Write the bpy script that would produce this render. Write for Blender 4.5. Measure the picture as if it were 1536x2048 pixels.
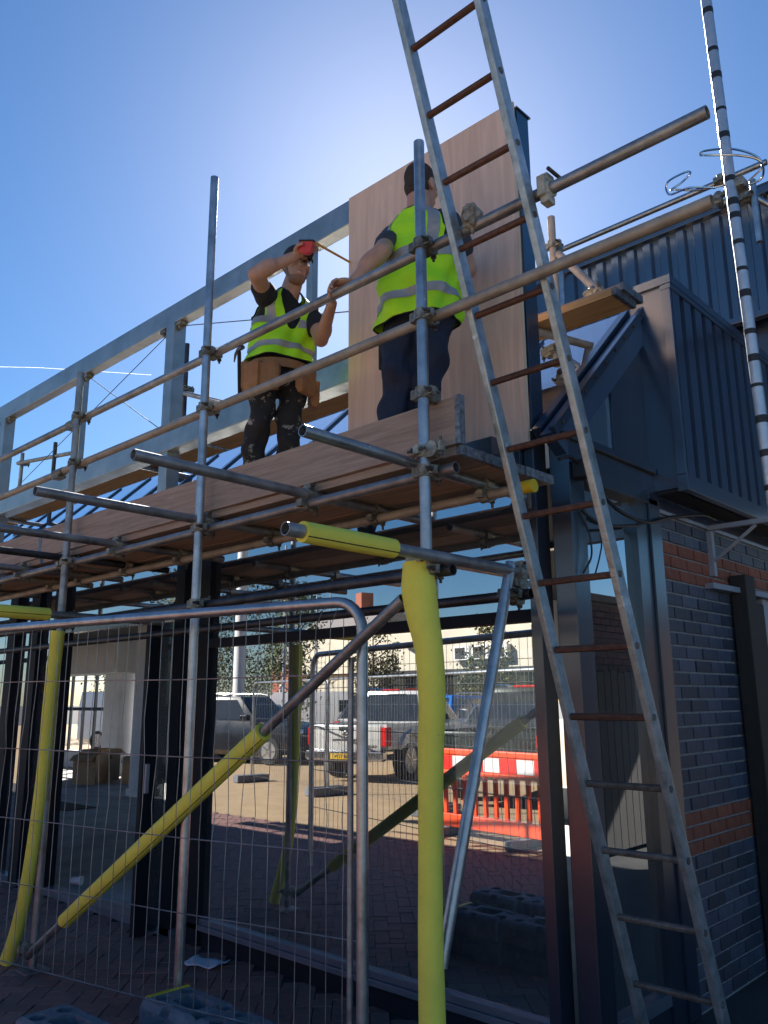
import bpy, bmesh, math, random
from mathutils import Vector, Matrix, Quaternion
random.seed(7)
R = math.radians
for o in list(bpy.data.objects): bpy.data.objects.remove(o)
S = bpy.context.scene
COL = S.collection

# ------------------------------------------------------------------ camera
PITCH, ROLL, AZ = R(12.933), R(-0.381), R(43.435)
FW = Vector((-math.sin(AZ)*math.cos(PITCH), math.cos(AZ)*math.cos(PITCH), math.sin(PITCH)))
RT0 = Vector((math.cos(AZ), math.sin(AZ), 0)); UP0 = RT0.cross(FW)
RT = RT0*math.cos(ROLL)+UP0*math.sin(ROLL); UP = UP0*math.cos(ROLL)-RT0*math.sin(ROLL)
cam = bpy.data.objects.new('camera', bpy.data.cameras.new('camera')); COL.objects.link(cam)
m = Matrix((RT, UP, -FW)).transposed().to_4x4(); m.translation = (0, 0, 1.58); cam.matrix_world = m
cam.data.sensor_fit = 'VERTICAL'; cam.data.sensor_height = 24; cam.data.lens = 24*1640/2048
cam.data.clip_start = .05; cam.data.clip_end = 2000
S.camera = cam

# ------------------------------------------------------------------ sky, sun, exposure
SUN = Vector((-.552, .613, .564)).normalized()
W = bpy.data.worlds.new('World'); S.world = W; W.use_nodes = True
nt = W.node_tree; bg = nt.nodes['Background']
sky = nt.nodes.new('ShaderNodeTexSky'); sky.sky_type = 'NISHITA'; sky.sun_disc = False
sky.sun_elevation = math.asin(SUN.z); sky.sun_rotation = math.atan2(SUN.x, SUN.y)
sky.air_density = 1.0; sky.dust_density = 0.32; sky.ozone_density = 5.0
hs_ = nt.nodes.new('ShaderNodeHueSaturation'); hs_.inputs['Saturation'].default_value = 1.22
nt.links.new(sky.outputs[0], hs_.inputs['Color']); nt.links.new(hs_.outputs[0], bg.inputs[0]); bg.inputs[1].default_value = .050
sl = bpy.data.lights.new('sun', 'SUN'); sl.energy = 5.0; sl.angle = R(.53); sl.color = (1, .95, .87)
so = bpy.data.objects.new('sun', sl); COL.objects.link(so)
so.rotation_euler = SUN.to_track_quat('Z', 'Y').to_euler(); so.location = SUN*60
S.view_settings.view_transform = 'Standard'; S.view_settings.look = 'None'
S.view_settings.exposure = 1.42; S.view_settings.gamma = 1
S.cycles.max_bounces = 8; S.cycles.transparent_max_bounces = 12; S.cycles.caustics_reflective = False
S.cycles.use_denoising = True

# ------------------------------------------------------------------ materials
def mat(name, col, rough=.6, metal=0, var=.12, scale=6, bump=0, bscale=60, col2=None, stretch=None, spec=.5, dist=None):
    m = bpy.data.materials.new(name); m.use_nodes = True
    n = m.node_tree.nodes; l = m.node_tree.links; p = n['Principled BSDF']
    p.inputs['Roughness'].default_value = rough; p.inputs['Metallic'].default_value = metal
    p.inputs['Specular IOR Level'].default_value = spec
    tc = n.new('ShaderNodeTexCoord'); mp = n.new('ShaderNodeMapping'); l.new(tc.outputs['Object'], mp.inputs[0])
    if stretch: mp.inputs['Scale'].default_value = stretch
    nz = n.new('ShaderNodeTexNoise'); nz.inputs['Scale'].default_value = scale; nz.inputs['Detail'].default_value = 6
    nz.inputs['Roughness'].default_value = .65
    if dist: nz.inputs['Distortion'].default_value = dist
    l.new(mp.outputs[0], nz.inputs[0])
    cr = n.new('ShaderNodeValToRGB'); cr.color_ramp.elements[0].position = .32; cr.color_ramp.elements[1].position = .68
    a = col2 if col2 else [c*(1-var*1.6) for c in col]; b = col if col2 else [min(1, c*(1+var)) for c in col]
    cr.color_ramp.elements[0].color = (*a, 1); cr.color_ramp.elements[1].color = (*b, 1)
    l.new(nz.outputs[0], cr.inputs[0])
    # per-object variation
    oi = n.new('ShaderNodeObjectInfo'); hv = n.new('ShaderNodeHueSaturation')
    mr = n.new('ShaderNodeMapRange'); mr.inputs[3].default_value = 1-var; mr.inputs[4].default_value = 1+var
    l.new(oi.outputs['Random'], mr.inputs[0]); l.new(mr.outputs[0], hv.inputs['Value']); l.new(cr.outputs[0], hv.inputs['Color'])
    l.new(hv.outputs[0], p.inputs['Base Color'])
    rr = n.new('ShaderNodeMapRange'); rr.inputs[3].default_value = max(0, rough-.1); rr.inputs[4].default_value = min(1, rough+.12)
    l.new(nz.outputs[0], rr.inputs[0]); l.new(rr.outputs[0], p.inputs['Roughness'])
    if bump:
        nb = n.new('ShaderNodeTexNoise'); nb.inputs['Scale'].default_value = bscale; nb.inputs['Detail'].default_value = 5
        l.new(mp.outputs[0], nb.inputs[0]); bp = n.new('ShaderNodeBump'); bp.inputs['Strength'].default_value = bump
        bp.inputs['Distance'].default_value = .01; l.new(nb.outputs[0], bp.inputs['Height']); l.new(bp.outputs[0], p.inputs['Normal'])
    return m
M = {}
M['galv'] = mat('galvanised', (.50, .53, .56), .36, .85, .10, 9, .12, 40, col2=(.28, .29, .31))
M['polem'] = mat('bright_pole_metal', (.62, .63, .66), .38, .75, .04, 8, .2, 40, col2=(.48, .49, .51))
M['galv2'] = mat('galvanised_worn', (.40, .41, .42), .45, .7, .12, 7, .2, 50, col2=(.16, .15, .15))
M['stain'] = mat('cement_stained_tube', (.50, .45, .39), .6, .35, .1, 6, .35, 45, col2=(.27, .24, .21))
M['darktube'] = mat('blackened_tube', (.09, .09, .10), .45, .6, .1, 6, .3, 40, col2=(.03, .03, .035))
M['coupler'] = mat('coupler_zinc', (.42, .42, .36), .5, .6, .3, 30, .5, 80, col2=(.12, .10, .08))
M['palecoup'] = mat('pale_caked_coupler', (.56, .56, .50), .7, .1, .1, 30, .8, 60, col2=(.36, .36, .32))
M['mortarclamp'] = mat('mortar_caked', (.5, .48, .42), .9, 0, .2, 40, 1.2, 60, col2=(.16, .14, .12))
M['bolt'] = mat('bolt_steel', (.12, .11, .10), .5, .7, .2, 30)
M['foam'] = mat('yellow_foam', (.93, .85, .12), .8, 0, .05, 4, .25, 140, col2=(.80, .72, .10))
M['capy'] = mat('yellow_plastic', (.80, .60, .03), .4, 0, .06, 8)
M['navy'] = mat('navy_powder_coat', (.014, .025, .048), .36, 0, .08, 3, .03, 200, spec=.5)
M['navyclad'] = mat('navy_cladding', (.034, .062, .118), .35, 0, .05, 2, .05, 7, spec=.5)
for k_ in ('navy', 'navyclad'):
    p_ = M[k_].node_tree.nodes['Principled BSDF']; p_.inputs['Coat Weight'].default_value = 1; p_.inputs['Coat IOR'].default_value = 2.0 if k_ == 'navyclad' else 1.65; p_.inputs['Coat Roughness'].default_value = .22
M['navymatt'] = mat('matt_dark_frame', (.010, .014, .022), .6, 0, .08, 3, .03, 200, spec=.2)
M['aluframe'] = mat('blue_grey_aluminium', (.16, .19, .24), .4, .4, .08, 4)
M['frame'] = mat('sign_frame_steel', (.50, .50, .48), .36, .8, .06, 4, .1, 30, col2=(.34, .34, .31))
M['ply'] = mat('plywood', (.86, .62, .51), .7, 0, .03, 2.0, .1, 60, col2=(.69, .475, .385), stretch=(6, 6, .5), dist=1.8)
M['plyedge'] = mat('plywood_edge', (.70, .56, .42), .75, 0, .05, 60, .2, 90, stretch=(1, 1, .2))
M['board'] = mat('scaffold_board', (.47, .35, .28), .8, 0, .14, 5, .4, 70, col2=(.27, .20, .16), stretch=(.5, 9, 9), dist=.8)
M['boardnew'] = mat('fresh_board', (.66, .43, .21), .75, 0, .1, 5, .3, 70, col2=(.45, .27, .12), stretch=(.5, 9, 9))
M['band'] = mat('board_end_band', (.30, .34, .38), .5, .6, .2, 40, .4, 90, col2=(.07, .08, .1))
M['rust'] = mat('rusty_rung', (.16, .075, .05), .7, .3, .2, 30, .5, 90, col2=(.07, .035, .028))
M['rung'] = mat('grey_rung', (.20, .19, .18), .6, .4, .2, 30, .4, 90, col2=(.09, .07, .06))  # greyer tone for the lower rungs and all rung ends
M['stile'] = mat('ladder_aluminium', (.48, .54, .58), .42, .7, .05, 14, .3, 70, col2=(.24, .28, .30))
M['brickb'] = mat('blue_engineering_brick', (.082, .098, .140), .5, 0, .38, 14, .6, 90, col2=(.048, .058, .085))
M['brickr'] = mat('red_brick', (.36, .12, .07), .75, 0, .15, 14, .6, 90, col2=(.26, .07, .04))
M['brickd'] = mat('shade_darkened_brick', (.13, .05, .042), .8, 0, .2, 14, .6, 90, col2=(.08, .035, .03))  # red brick with the shade on its wall put into the colour
M['mortar'] = mat('mortar', (.44, .43, .43), .9, 0, .1, 20, .6, 120, col2=(.25, .25, .25))
M['blacktimber'] = mat('black_timber', (.025, .022, .020), .7, 0, .2, 8, .6, 40, stretch=(8, 8, .5))
M['greysteel'] = mat('light_grey_steel', (.33, .35, .40), .5, .2, .08, 6)
M['paver'] = mat('red_block_paver', (.27, .15, .125), .75, 0, .2, 25, .5, 120, col2=(.17, .10, .09))
M['joint'] = mat('sand_joint', (.05, .04, .035), .95, 0, .2, 30)
M['concrete'] = mat('screed_floor', (.44, .43, .42), .75, 0, .06, 1.3, .1, 40, col2=(.22, .21, .20))
M['bouncecon'] = mat('pale_bounce_ground', (.50, .51, .52), .85, 0, .05, 1.5, .3, 60, col2=(.42, .43, .44))
M['tarmac'] = mat('tarmac', (.055, .055, .055), .9, 0, .15, 3, .5, 200)
M['carpark'] = mat('buff_paving', (.42, .30, .17), .85, 0, .1, 3, .4, 150, col2=(.33, .23, .13))
M['white'] = mat('white_paint', (.72, .72, .70), .6, 0, .04, 3)
M['plaster'] = mat('white_plaster', (.70, .71, .73), .7, 0, .03, 2, col2=(.55, .56, .58))
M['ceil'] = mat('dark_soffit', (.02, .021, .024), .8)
M['cream'] = mat('cream_panel', (.66, .60, .47), .7, 0, .03, 1, col2=(.58, .52, .41))
M['roofg'] = mat('grey_slate', (.20, .18, .17), .8, 0, .1, 6, .3, 30)
M['orange'] = mat('orange_plastic', (.85, .09, .02), .45, 0, .04, 4)
M['redrefl'] = mat('red_sheeting', (.75, .03, .02), .4)
M['blackrub'] = mat('black_recycled_rubber', (.20, .22, .25), .75, 0, .15, 12, .7, 60, col2=(.12, .13, .155))
M['card'] = mat('cardboard', (.36, .24, .14), .85, 0, .1, 6, .1, 40)
M['hivis'] = mat('hi_vis_fabric', (.52, 1.0, .015), .65, 0, .02, 9, .5, 24, col2=(.44, .94, .012))
M['reflband'] = mat('reflective_band', (.36, .36, .37), .45, .25, .04, 30, .3, 60)
M['skin'] = mat('skin', (.56, .33, .24), .5, 0, .05, 18, .08, 120, col2=(.47, .26, .185))
M['hair'] = mat('dark_hair', (.045, .032, .025), .8, 0, .3, 60, 1, 160)
M['stubble'] = mat('stubble', (.36, .225, .165), .7, 0, .1, 60, .3, 200)
M['shirt'] = mat('dark_shirt', (.018, .020, .026), .85, 0, .1, 20, .4, 50)
M['polo'] = mat('navy_grey_polo', (.045, .052, .07), .85, 0, .1, 20, .4, 50)
M['trouser'] = mat('paint_spattered_trousers', (.022, .022, .026), .85, 0, .1, 10, .6, 30)
M['jeans'] = mat('dark_jeans', (.022, .035, .075), .85, 0, .12, 16, .6, 40, col2=(.012, .02, .045))
M['leather'] = mat('tan_leather', (.42, .21, .08), .6, 0, .1, 12, .4, 60, col2=(.28, .13, .05))
M['blackfab'] = mat('black_fabric', (.012, .012, .014), .7)
M['capf'] = mat('cap_fabric', (.03, .024, .028), .8, 0, .1, 30, .3, 90)
M['redpl'] = mat('red_plastic', (.55, .02, .04), .35)
M['yellowpl'] = mat('drill_yellow', (.80, .45, .02), .4)
M['paper'] = mat('paper', (.75, .77, .82), .8, 0, .03, 8)
M['tyre'] = mat('tyre', (.02, .02, .02), .85)
M['rim'] = mat('alloy_rim', (.45, .45, .46), .35, .7)
M['cglass'] = mat('car_glass', (.02, .024, .028), .06, 0, .02, 2, spec=.8)
M['chrome'] = mat('chrome', (.6, .6, .62), .15, 1, .03)
M['redlamp'] = mat('red_lamp', (.62, .012, .01), .12, 0, .1, 20)
M['amber'] = mat('amber_lamp', (.8, .25, .02), .2)
M['plate'] = mat('yellow_plate', (.75, .48, .02), .5)
M['ink'] = mat('black_ink', (.01, .01, .01), .6)
M['grille'] = mat('black_trim', (.02, .02, .022), .5)
M['leaf'] = mat('leaf', (.085, .11, .03), .65, 0, .25, 3, col2=(.045, .07, .018))
M['leafa'] = mat('leaf_autumn', (.16, .13, .035), .65, 0, .25, 3, col2=(.07, .09, .02))
M['leafd'] = mat('leaf_dark', (.035, .055, .018), .7, 0, .25, 3)
M['bark'] = mat('bark', (.10, .075, .055), .9, 0, .2, 12, .6, 30)
M['stonegab'] = mat('gabion_stone', (.48, .36, .20), .85, 0, .2, 14, 1, 20, col2=(.2, .15, .09))
def paint(name, col, metal=.3): 
    m = mat(name, col, .28, metal, .03, 3); m.node_tree.nodes['Principled BSDF'].inputs['Coat Weight'].default_value = .6; return m
# paint spatters on the trousers (a stain with its own shape)
def spatter(m, col, scale, thr):
    n = m.node_tree.nodes; l = m.node_tree.links; p = n['Principled BSDF']
    old = p.inputs['Base Color'].links[0].from_socket
    tc = n.new('ShaderNodeTexCoord'); nz = n.new('ShaderNodeTexNoise'); nz.inputs['Scale'].default_value = scale; nz.inputs['Detail'].default_value = 8
    nz.inputs['Roughness'].default_value = .75; l.new(tc.outputs['Object'], nz.inputs[0])
    r = n.new('ShaderNodeValToRGB'); r.color_ramp.elements[0].position = thr; r.color_ramp.elements[1].position = thr+.05
    l.new(nz.outputs[0], r.inputs[0]); mx = n.new('ShaderNodeMixRGB'); mx.inputs[2].default_value = (*col, 1)
    l.new(r.outputs[0], mx.inputs[0]); l.new(old, mx.inputs[1]); l.new(mx.outputs[0], p.inputs['Base Color'])
spatter(M['trouser'], (.36, .35, .33), 9, .565)
spatter(M['stile'], (.62, .68, .68), 5, .62)
spatter(M['foam'], (.42, .40, .16), 7, .66)
spatter(M['navy'], (.06, .065, .07), 4, .68)
spatter(M['board'], (.36, .33, .30), 4, .64)
spatter(M['brickb'], (.14, .14, .15), 16, .66)
spatter(M['blackrub'], (.34, .30, .26), 5, .62)
spatter(M['paver'], (.16, .13, .12), 2.5, .60)
def glassmat(name, refl, tint):
    m = bpy.data.materials.new(name); m.use_nodes = True; n = m.node_tree.nodes; l = m.node_tree.links
    n.clear(); out = n.new('ShaderNodeOutputMaterial'); mx = n.new('ShaderNodeMixShader')
    tr = n.new('ShaderNodeBsdfTransparent'); tr.inputs[0].default_value = (*tint, 1)
    gl = n.new('ShaderNodeBsdfGlossy'); gl.inputs['Roughness'].default_value = 0.0; gl.inputs[0].default_value = (.96, .98, 1, 1)
    fr = n.new('ShaderNodeFresnel'); fr.inputs[0].default_value = 1.5
    mr = n.new('ShaderNodeMapRange'); mr.inputs[3].default_value = refl; mr.inputs[4].default_value = 1
    l.new(fr.outputs[0], mr.inputs[0]); l.new(mr.outputs[0], mx.inputs[0])
    tc = n.new('ShaderNodeTexCoord'); nz = n.new('ShaderNodeTexNoise'); nz.inputs['Scale'].default_value = .9; l.new(tc.outputs['Object'], nz.inputs[0])
    bp = n.new('ShaderNodeBump'); bp.inputs['Strength'].default_value = .02; bp.inputs['Distance'].default_value = .02
    l.new(nz.outputs[0], bp.inputs['Height']); l.new(bp.outputs[0], gl.inputs['Normal'])
    df = n.new('ShaderNodeBsdfDiffuse'); df.inputs[0].default_value = (.30, .33, .37, 1); m2 = n.new('ShaderNodeMixShader')
    n2 = n.new('ShaderNodeTexNoise'); n2.inputs['Scale'].default_value = 2.5; n2.inputs['Detail'].default_value = 8; l.new(tc.outputs['Object'], n2.inputs[0])
    r2 = n.new('ShaderNodeMapRange'); r2.inputs[1].default_value = .3; r2.inputs[2].default_value = .8; r2.inputs[3].default_value = .03; r2.inputs[4].default_value = .14; l.new(n2.outputs[0], r2.inputs[0]); l.new(r2.outputs[0], m2.inputs[0])
    l.new(tr.outputs[0], mx.inputs[1]); l.new(gl.outputs[0], mx.inputs[2]); l.new(mx.outputs[0], m2.inputs[1]); l.new(df.outputs[0], m2.inputs[2]); l.new(m2.outputs[0], out.inputs[0]); return m
M['glass'] = glassmat('solar_glass', .58, (.42, .46, .50))
M['roofglass'] = glassmat('roof_glass', .55, (.80, .88, .95))

# ------------------------------------------------------------------ mesh helpers
class MB:
    def __init__(s): s.v = []; s.f = []
    def add(s, vs, fs):
        b = len(s.v); s.v += [tuple(v) for v in vs]; s.f += [tuple(i+b for i in f) for f in fs]; return s
    def box(s, x0, x1, y0, y1, z0, z1, M4=None):
        vs = [Vector((x, y, z)) for x in (x0, x1) for y in (y0, y1) for z in (z0, z1)]
        if M4: vs = [M4 @ v for v in vs]
        return s.add(vs, [(0, 1, 3, 2), (4, 6, 7, 5), (0, 4, 5, 1), (2, 3, 7, 6), (0, 2, 6, 4), (1, 5, 7, 3)])
    def bar(s, p, q, w, h, up=(0, 0, 1)):      # rectangular bar from p to q
        p, q = Vector(p), Vector(q); d = (q-p).normalized(); u = Vector(up)
        if abs(d.dot(u)) > .99: u = Vector((1, 0, 0))
        a = d.cross(u).normalized(); b = a.cross(d)
        vs = [c+a*i*w/2+b*j*h/2 for c in (p, q) for i in (-1, 1) for j in (-1, 1)]
        return s.add(vs, [(0, 1, 3, 2), (4, 6, 7, 5), (0, 4, 5, 1), (2, 3, 7, 6), (0, 2, 6, 4), (1, 5, 7, 3)])
    def loft(s, rings, cap=True, closed=True):
        n = len(rings[0]); b = len(s.v)
        for r in rings: s.v += [tuple(v) for v in r]
        for i in range(len(rings)-1):
            for j in range(n if closed else n-1):
                k = (j+1) % n; s.f.append((b+i*n+j, b+i*n+k, b+(i+1)*n+k, b+(i+1)*n+j))
        if cap and closed: s.f.append(tuple(b+j for j in reversed(range(n)))); s.f.append(tuple(b+(len(rings)-1)*n+j for j in range(n)))
        return s
    def tube(s, pts, r, n=12, cap=True, hollow=0):
        pts = [Vector(p) for p in pts]; rs = r if isinstance(r, (list, tuple)) else [r]*len(pts)
        rings = []; a = None
        for i, p in enumerate(pts):
            d = (pts[min(i+1, len(pts)-1)]-pts[max(i-1, 0)]).normalized()
            if a is None: a = d.orthogonal().normalized()
            a = (a-d*a.dot(d)).normalized(); c = d.cross(a)
            rings.append([p+(a*math.cos(t)+c*math.sin(t))*rs[i] for t in [2*math.pi*k/n for k in range(n)]])
        if hollow:   # open ended pipe with a wall
            d0 = (pts[1]-pts[0]).normalized(); d1 = (pts[-1]-pts[-2]).normalized()
            def inner(ring, c, off): return [c+(v-c)*hollow+off for v in ring]
            rings = [inner(rings[0], pts[0], d0*.12), inner(rings[0], pts[0], d0*0)]+rings+[inner(rings[-1], pts[-1], d1*0), inner(rings[-1], pts[-1], -d1*.12)]
        return s.loft(rings, cap)
    def disc(s, c, axis, r, h, n=16): 
        c, axis = Vector(c), Vector(axis).normalized(); return s.tube([c-axis*h/2, c+axis*h/2], r, n)
    def build(s, name, material, parent=None, smooth=False, bevel=0, loc=None):
        me = bpy.data.meshes.new(name); vs = s.v
        if loc is not None: L = Vector(loc); vs = [tuple(Vector(v)-L) for v in vs]
        me.from_pydata(vs, [], s.f); me.validate(); me.update()
        bm = bmesh.new(); bm.from_mesh(me); bmesh.ops.recalc_face_normals(bm, faces=bm.faces)
        if bevel: bmesh.ops.bevel(bm, geom=list(bm.edges), offset=bevel, segments=2, affect='EDGES', profile=.6)
        bm.to_mesh(me); bm.free()
        if smooth:
            for p in me.polygons: p.use_smooth = True
            me.set_sharp_from_angle(angle=R(40))
        me.materials.append(M[material] if isinstance(material, str) else material)
        return link(name, me, parent, loc)
def link(name, me, parent=None, loc=None):
    o = bpy.data.objects.new(name, me); COL.objects.link(o)
    if parent: o.parent = parent
    if loc is not None: o.location = loc
    return o
def tag(o, label=None, cat=None, group=None, kind=None):
    if label: o['label'] = label
    if cat: o['category'] = cat
    if group: o['group'] = group
    if kind: o['kind'] = kind
    return o
def empty(name, loc, rz=0, label=None, cat=None, group=None):
    o = bpy.data.objects.new(name, None); COL.objects.link(o); o.location = loc; o.rotation_euler.z = rz
    o.empty_display_size = .1
    return tag(o, label, cat, group)
def box(name, m, parent, x0, x1, y0, y1, z0, z1, bevel=0): return MB().box(x0, x1, y0, y1, z0, z1).build(name, m, parent, bevel=bevel)
def curve_pts(ctrl, n=12):        # Catmull-Rom
    c = [Vector(p) for p in ctrl]; c = [c[0]*2-c[1]]+c+[c[-1]*2-c[-2]]; out = []
    for i in range(1, len(c)-2):
        for k in range(n):
            t = k/n; a, b, d, e = c[i-1], c[i], c[i+1], c[i+2]
            out.append(.5*((2*b)+(d-a)*t+(2*a-5*b+4*d-e)*t*t+(3*b-a-3*d+e)*t**3))
    out.append(c[-2]); return out
TS = bpy.data.scenes.new('scratch')
def evalmesh(t):              # evaluate modifiers in an otherwise empty scene (fast)
    TS.collection.objects.link(t); TS.view_layers[0].update(); dg = TS.view_layers[0].depsgraph
    me = bpy.data.meshes.new_from_object(t.evaluated_get(dg)); bpy.data.objects.remove(t); return me
def text_mesh(name, body, size, m, parent, Mx, depth=.002):
    cu = bpy.data.curves.new(name, 'FONT'); cu.body = body; cu.size = size; cu.extrude = depth; cu.align_x = 'CENTER'; cu.align_y = 'CENTER'
    t = bpy.data.objects.new('tmp', cu); me = evalmesh(t)
    me.materials.clear(); me.materials.append(M[m]); o = link(name, me, parent); o.matrix_local = Mx; return o

# =================================================================== THE SETTING
def struct(o): o['kind'] = 'structure'; return o
struct(MB().box(-400, 400, -400, 400, -.3, -.012).build('ground', 'tarmac'))
struct(MB().box(-60, 14, -70, -.55, -.2, -.004).build('car_park', 'carpark'))
struct(MB().box(3.02, 70, -.54, 60, -.2, -.005).build('bounce_ground', 'bouncecon'))  # unseen pale ground, added to bounce sunlight onto the right-facing cladding
pav = struct(MB().box(-16, 3, -.55, 3.5, -.2, -.010).build('pavement', 'joint'))
# block paving, herringbone turned 45 degrees to the shop front
def brickmesh(name, a, b, c, m, bev=.004):
    mb = MB().box(-a/2, a/2, -b/2, b/2, -c/2, c/2); o = mb.build(name, m, None, bevel=bev); me = o.data; bpy.data.objects.remove(o); return me
pm = brickmesh('paver', .196, .096, .06, 'paver')
blocks = []
for i in range(-170, 170):
    for j in range(-170, 170):
        # herringbone unit: 90 degree pattern with period 4 (units of .1)
        k = (i-j) % 4
        if k == 0: c, rot = ((i+1)*.1, (j+.5)*.1), 0
        elif k == 3: c, rot = ((i+.5)*.1, (j+1)*.1), 1
        else: continue
        x = (c[0]-c[1])*.7071-6.5; y = (c[0]+c[1])*.7071+.9
        if -15 < x < 2.6 and -.5 < y < 3.42: blocks.append((x, y, R(45)+rot*R(90)))
def pdist(b):
    x, y, _ = b
    vis = (-6.6 < x < -2.0 and 1.9 < y < 3.42) or (-2.0 <= x < -.8 and 3.0 < y)
    return (0 if vis else 100)+math.hypot(x, y)
blocks.sort(key=pdist)
for x, y, a in blocks[:300]:
    o = link('paving_block', pm, pav, (x, y, -.03+random.uniform(-.003, .002))); o.rotation_euler = (random.uniform(-.012, .012), random.uniform(-.012, .012), a)
mb = MB()
for x, y, a in blocks[300:]:
    mb.box(-.097, .097, -.047, .047, -.03, .03, Matrix.Translation((x, y, -.03+random.uniform(-.003, .002))) @ Matrix.Rotation(a, 4, 'Z'))
tag(mb.build('paving_blocks', 'paver', pav), kind='stuff')

# =================================================================== THE BUILDING
shop = empty('shop_building', (-5, 3.48, 0), 0, 'navy framed glass shop front building with sloping glass roof and brick end wall', 'building')
SHL = Vector((-5, 3.48, 0))
def P(mb, name, m, parent=shop, **k):      # world-space mesh parented under an (unrotated) thing
    o = mb.build(name, m, None, **k); o.parent = parent; p = parent
    off = Vector((0, 0, 0))
    while p: off += p.location; p = p.parent
    o.location = -off; return o
def PB(name, m, x0, x1, y0, y1, z0, z1, parent=shop, bevel=0.002): return P(MB().box(x0, x1, y0, y1, z0, z1), name, m, parent, bevel=bevel)
YG = 3.48
# --- shop front: plinth, sill, mullions, transom, eaves
PB('plinth', 'navymatt', -5.2, -2.26, 3.455, 3.56, -.01, .10)
PB('sill', 'aluframe', -5.2, -2.26, 3.43, 3.53, .102, .135); PB('sill', 'aluframe', -5.2, -2.26, 3.445, 3.515, .137, .172)
PB('transom', 'navymatt', -5.0, -2.26, 3.435, 3.525, 1.955, 2.015)
PB('mullion', 'navymatt', -5.11, -4.99, 3.43, 3.54, .0, 2.75)
PB('door_jamb', 'navymatt', -5.44, -5.32, 3.43, 3.56, 0, 2.75)
for x, w_ in ((-7.45, .17), (-7.95, .18), (-8.45, .18), (-9.2, .18), (-10.6, .2), (-12, .2)): PB('mullion', 'navymatt', x, x+w_, 3.42, 3.54, 0, 2.75)
def pane(x0, x1, z0, z1, y=YG): return P(MB().box(x0, x1, y-.004, y+.004, z0, z1), 'glass_pane', 'glass')
pane(-4.99, -2.26, .172, 1.955); pane(-4.99, -2.26, 2.015, 2.75)
pane(-5.32, -5.11, .05, 2.75)
pane(-7.25, -5.47, 2.24, 2.75); PB('door_head', 'navy', -7.25, -5.47, 3.44, 3.53, 2.19, 2.24)
for a, b in ((-7.77, -7.45), (-8.27, -7.95), (-9.02, -8.45), (-10.4, -9.2), (-11.8, -10.6)): pane(a, b, .05, 2.75)
PB('threshold', 'aluframe', -12, -5.29, 3.43, 3.56, -.005, .05)
PB('eaves_beam', 'navy', -12, -2.262, 3.40, 3.56, 2.752, 2.90)
PB('gutter', 'navy', -12, -2.36, 3.30, 3.398, 2.80, 2.90)
# folded door leaf standing open
leaf = P(MB().box(-5.49, -5.44, 3.23, 3.34, .01, 2.18), 'door_leaf', 'navymatt', bevel=.004)
P(MB().box(-5.475, -5.455, 3.341, 3.428, .02, 2.16), 'leaf_pane', 'glass')
P(MB().box(-5.425, -5.405, 3.24, 3.27, .95, 1.15), 'door_handle', 'greysteel', bevel=.004)
# --- right-hand end frame (x = -2.04)
PB('corner_post', 'navy', -2.152, -2.04, 3.50, 3.64, 0, 2.86, bevel=.004)
PB('post_cap', 'navy', -2.175, -2.02, 3.44, 3.66, 2.861, 2.885)
PB('side_post', 'navy', -2.14, -2.045, 4.20, 4.34, 0, 2.68); PB('side_post', 'navy', -2.15, -2.03, 4.345, 4.475, 0, 2.745)
PB('side_beam', 'navy', -2.12, -2.05, 3.64, 4.47, 2.70, 2.86); PB('side_flange', 'navy', -2.13, -2.025, 3.645, 4.46, 2.862, 2.90); PB('side_flange', 'navy', -2.13, -2.03, 3.645, 4.45, 2.665, 2.698)
PB('side_sill', 'aluframe', -2.13, -2.05, 3.64, 4.20, .11, .17); PB('side_plinth', 'navy', -2.12, -2.06, 3.64, 4.20, 0, .108)
P(MB().box(-2.094, -2.086, 3.64, 4.20, .17, 2.665), 'side_pane', 'glass')
# --- sloping glass roof
ry0, rz0, ry1, rz1 = 3.42, 2.90, 4.50, 3.93
def slope(t, dz=0): return (ry0+(ry1-ry0)*t, rz0+(rz1-rz0)*t+dz)
nrm = Vector((0, -(rz1-rz0), ry1-ry0)).normalized()
xs = [-2.15-i*.62 for i in range(16)]
for i, x in enumerate(xs):
    d = .09
    P(MB().bar((x, ry0, rz0-.02), (x, ry1, rz1-.02), .05, d, up=nrm), 'rafter', 'navy')
    if i < 15: P(MB().add([(x-.025, ry0, rz0+.02), (x-.595, ry0, rz0+.02), (x-.595, ry1, rz1+.02), (x-.025, ry1, rz1+.02)], [(0, 1, 2, 3)]), 'roof_pane', 'roofglass')
endr = P(MB().add([(-2.11, 3.36, 2.86), (-2.11, 4.50, 3.93), (-2.11, 4.47, 3.68), (-2.11, 3.50, 2.78), (-2.045, 3.36, 2.86), (-2.045, 4.50, 3.93), (-2.045, 4.47, 3.68), (-2.045, 3.50, 2.78)],
   [(0, 1, 2, 3), (7, 6, 5, 4), (0, 4, 5, 1), (1, 5, 6, 2), (2, 6, 7, 3), (3, 7, 4, 0)]), 'end_rafter', 'navyclad')
P(MB().bar((-2.04, 3.37, 2.865), (-2.04, 4.50, 3.925), .03, .05, up=nrm), 'rafter_trim', 'navy')
for i in range(9):
    t = .06+i*.11; y = 3.37+1.13*t; z = 2.865+1.06*t
    P(MB().disc((-2.022, y, z), (1, 0, 0), .011, .012, 8), 'screw', 'bolt')
P(MB().add([(-2.085, 3.64, 2.905), (-2.085, 4.05, 2.905), (-2.085, 4.05, 3.285), (-2.078, 3.64, 2.905), (-2.078, 4.05, 2.905), (-2.078, 4.05, 3.285)], [(0, 1, 2), (5, 4, 3), (0, 3, 4, 1), (1, 4, 5, 2), (2, 5, 3, 0)]), 'gable_pane', 'glass')
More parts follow.
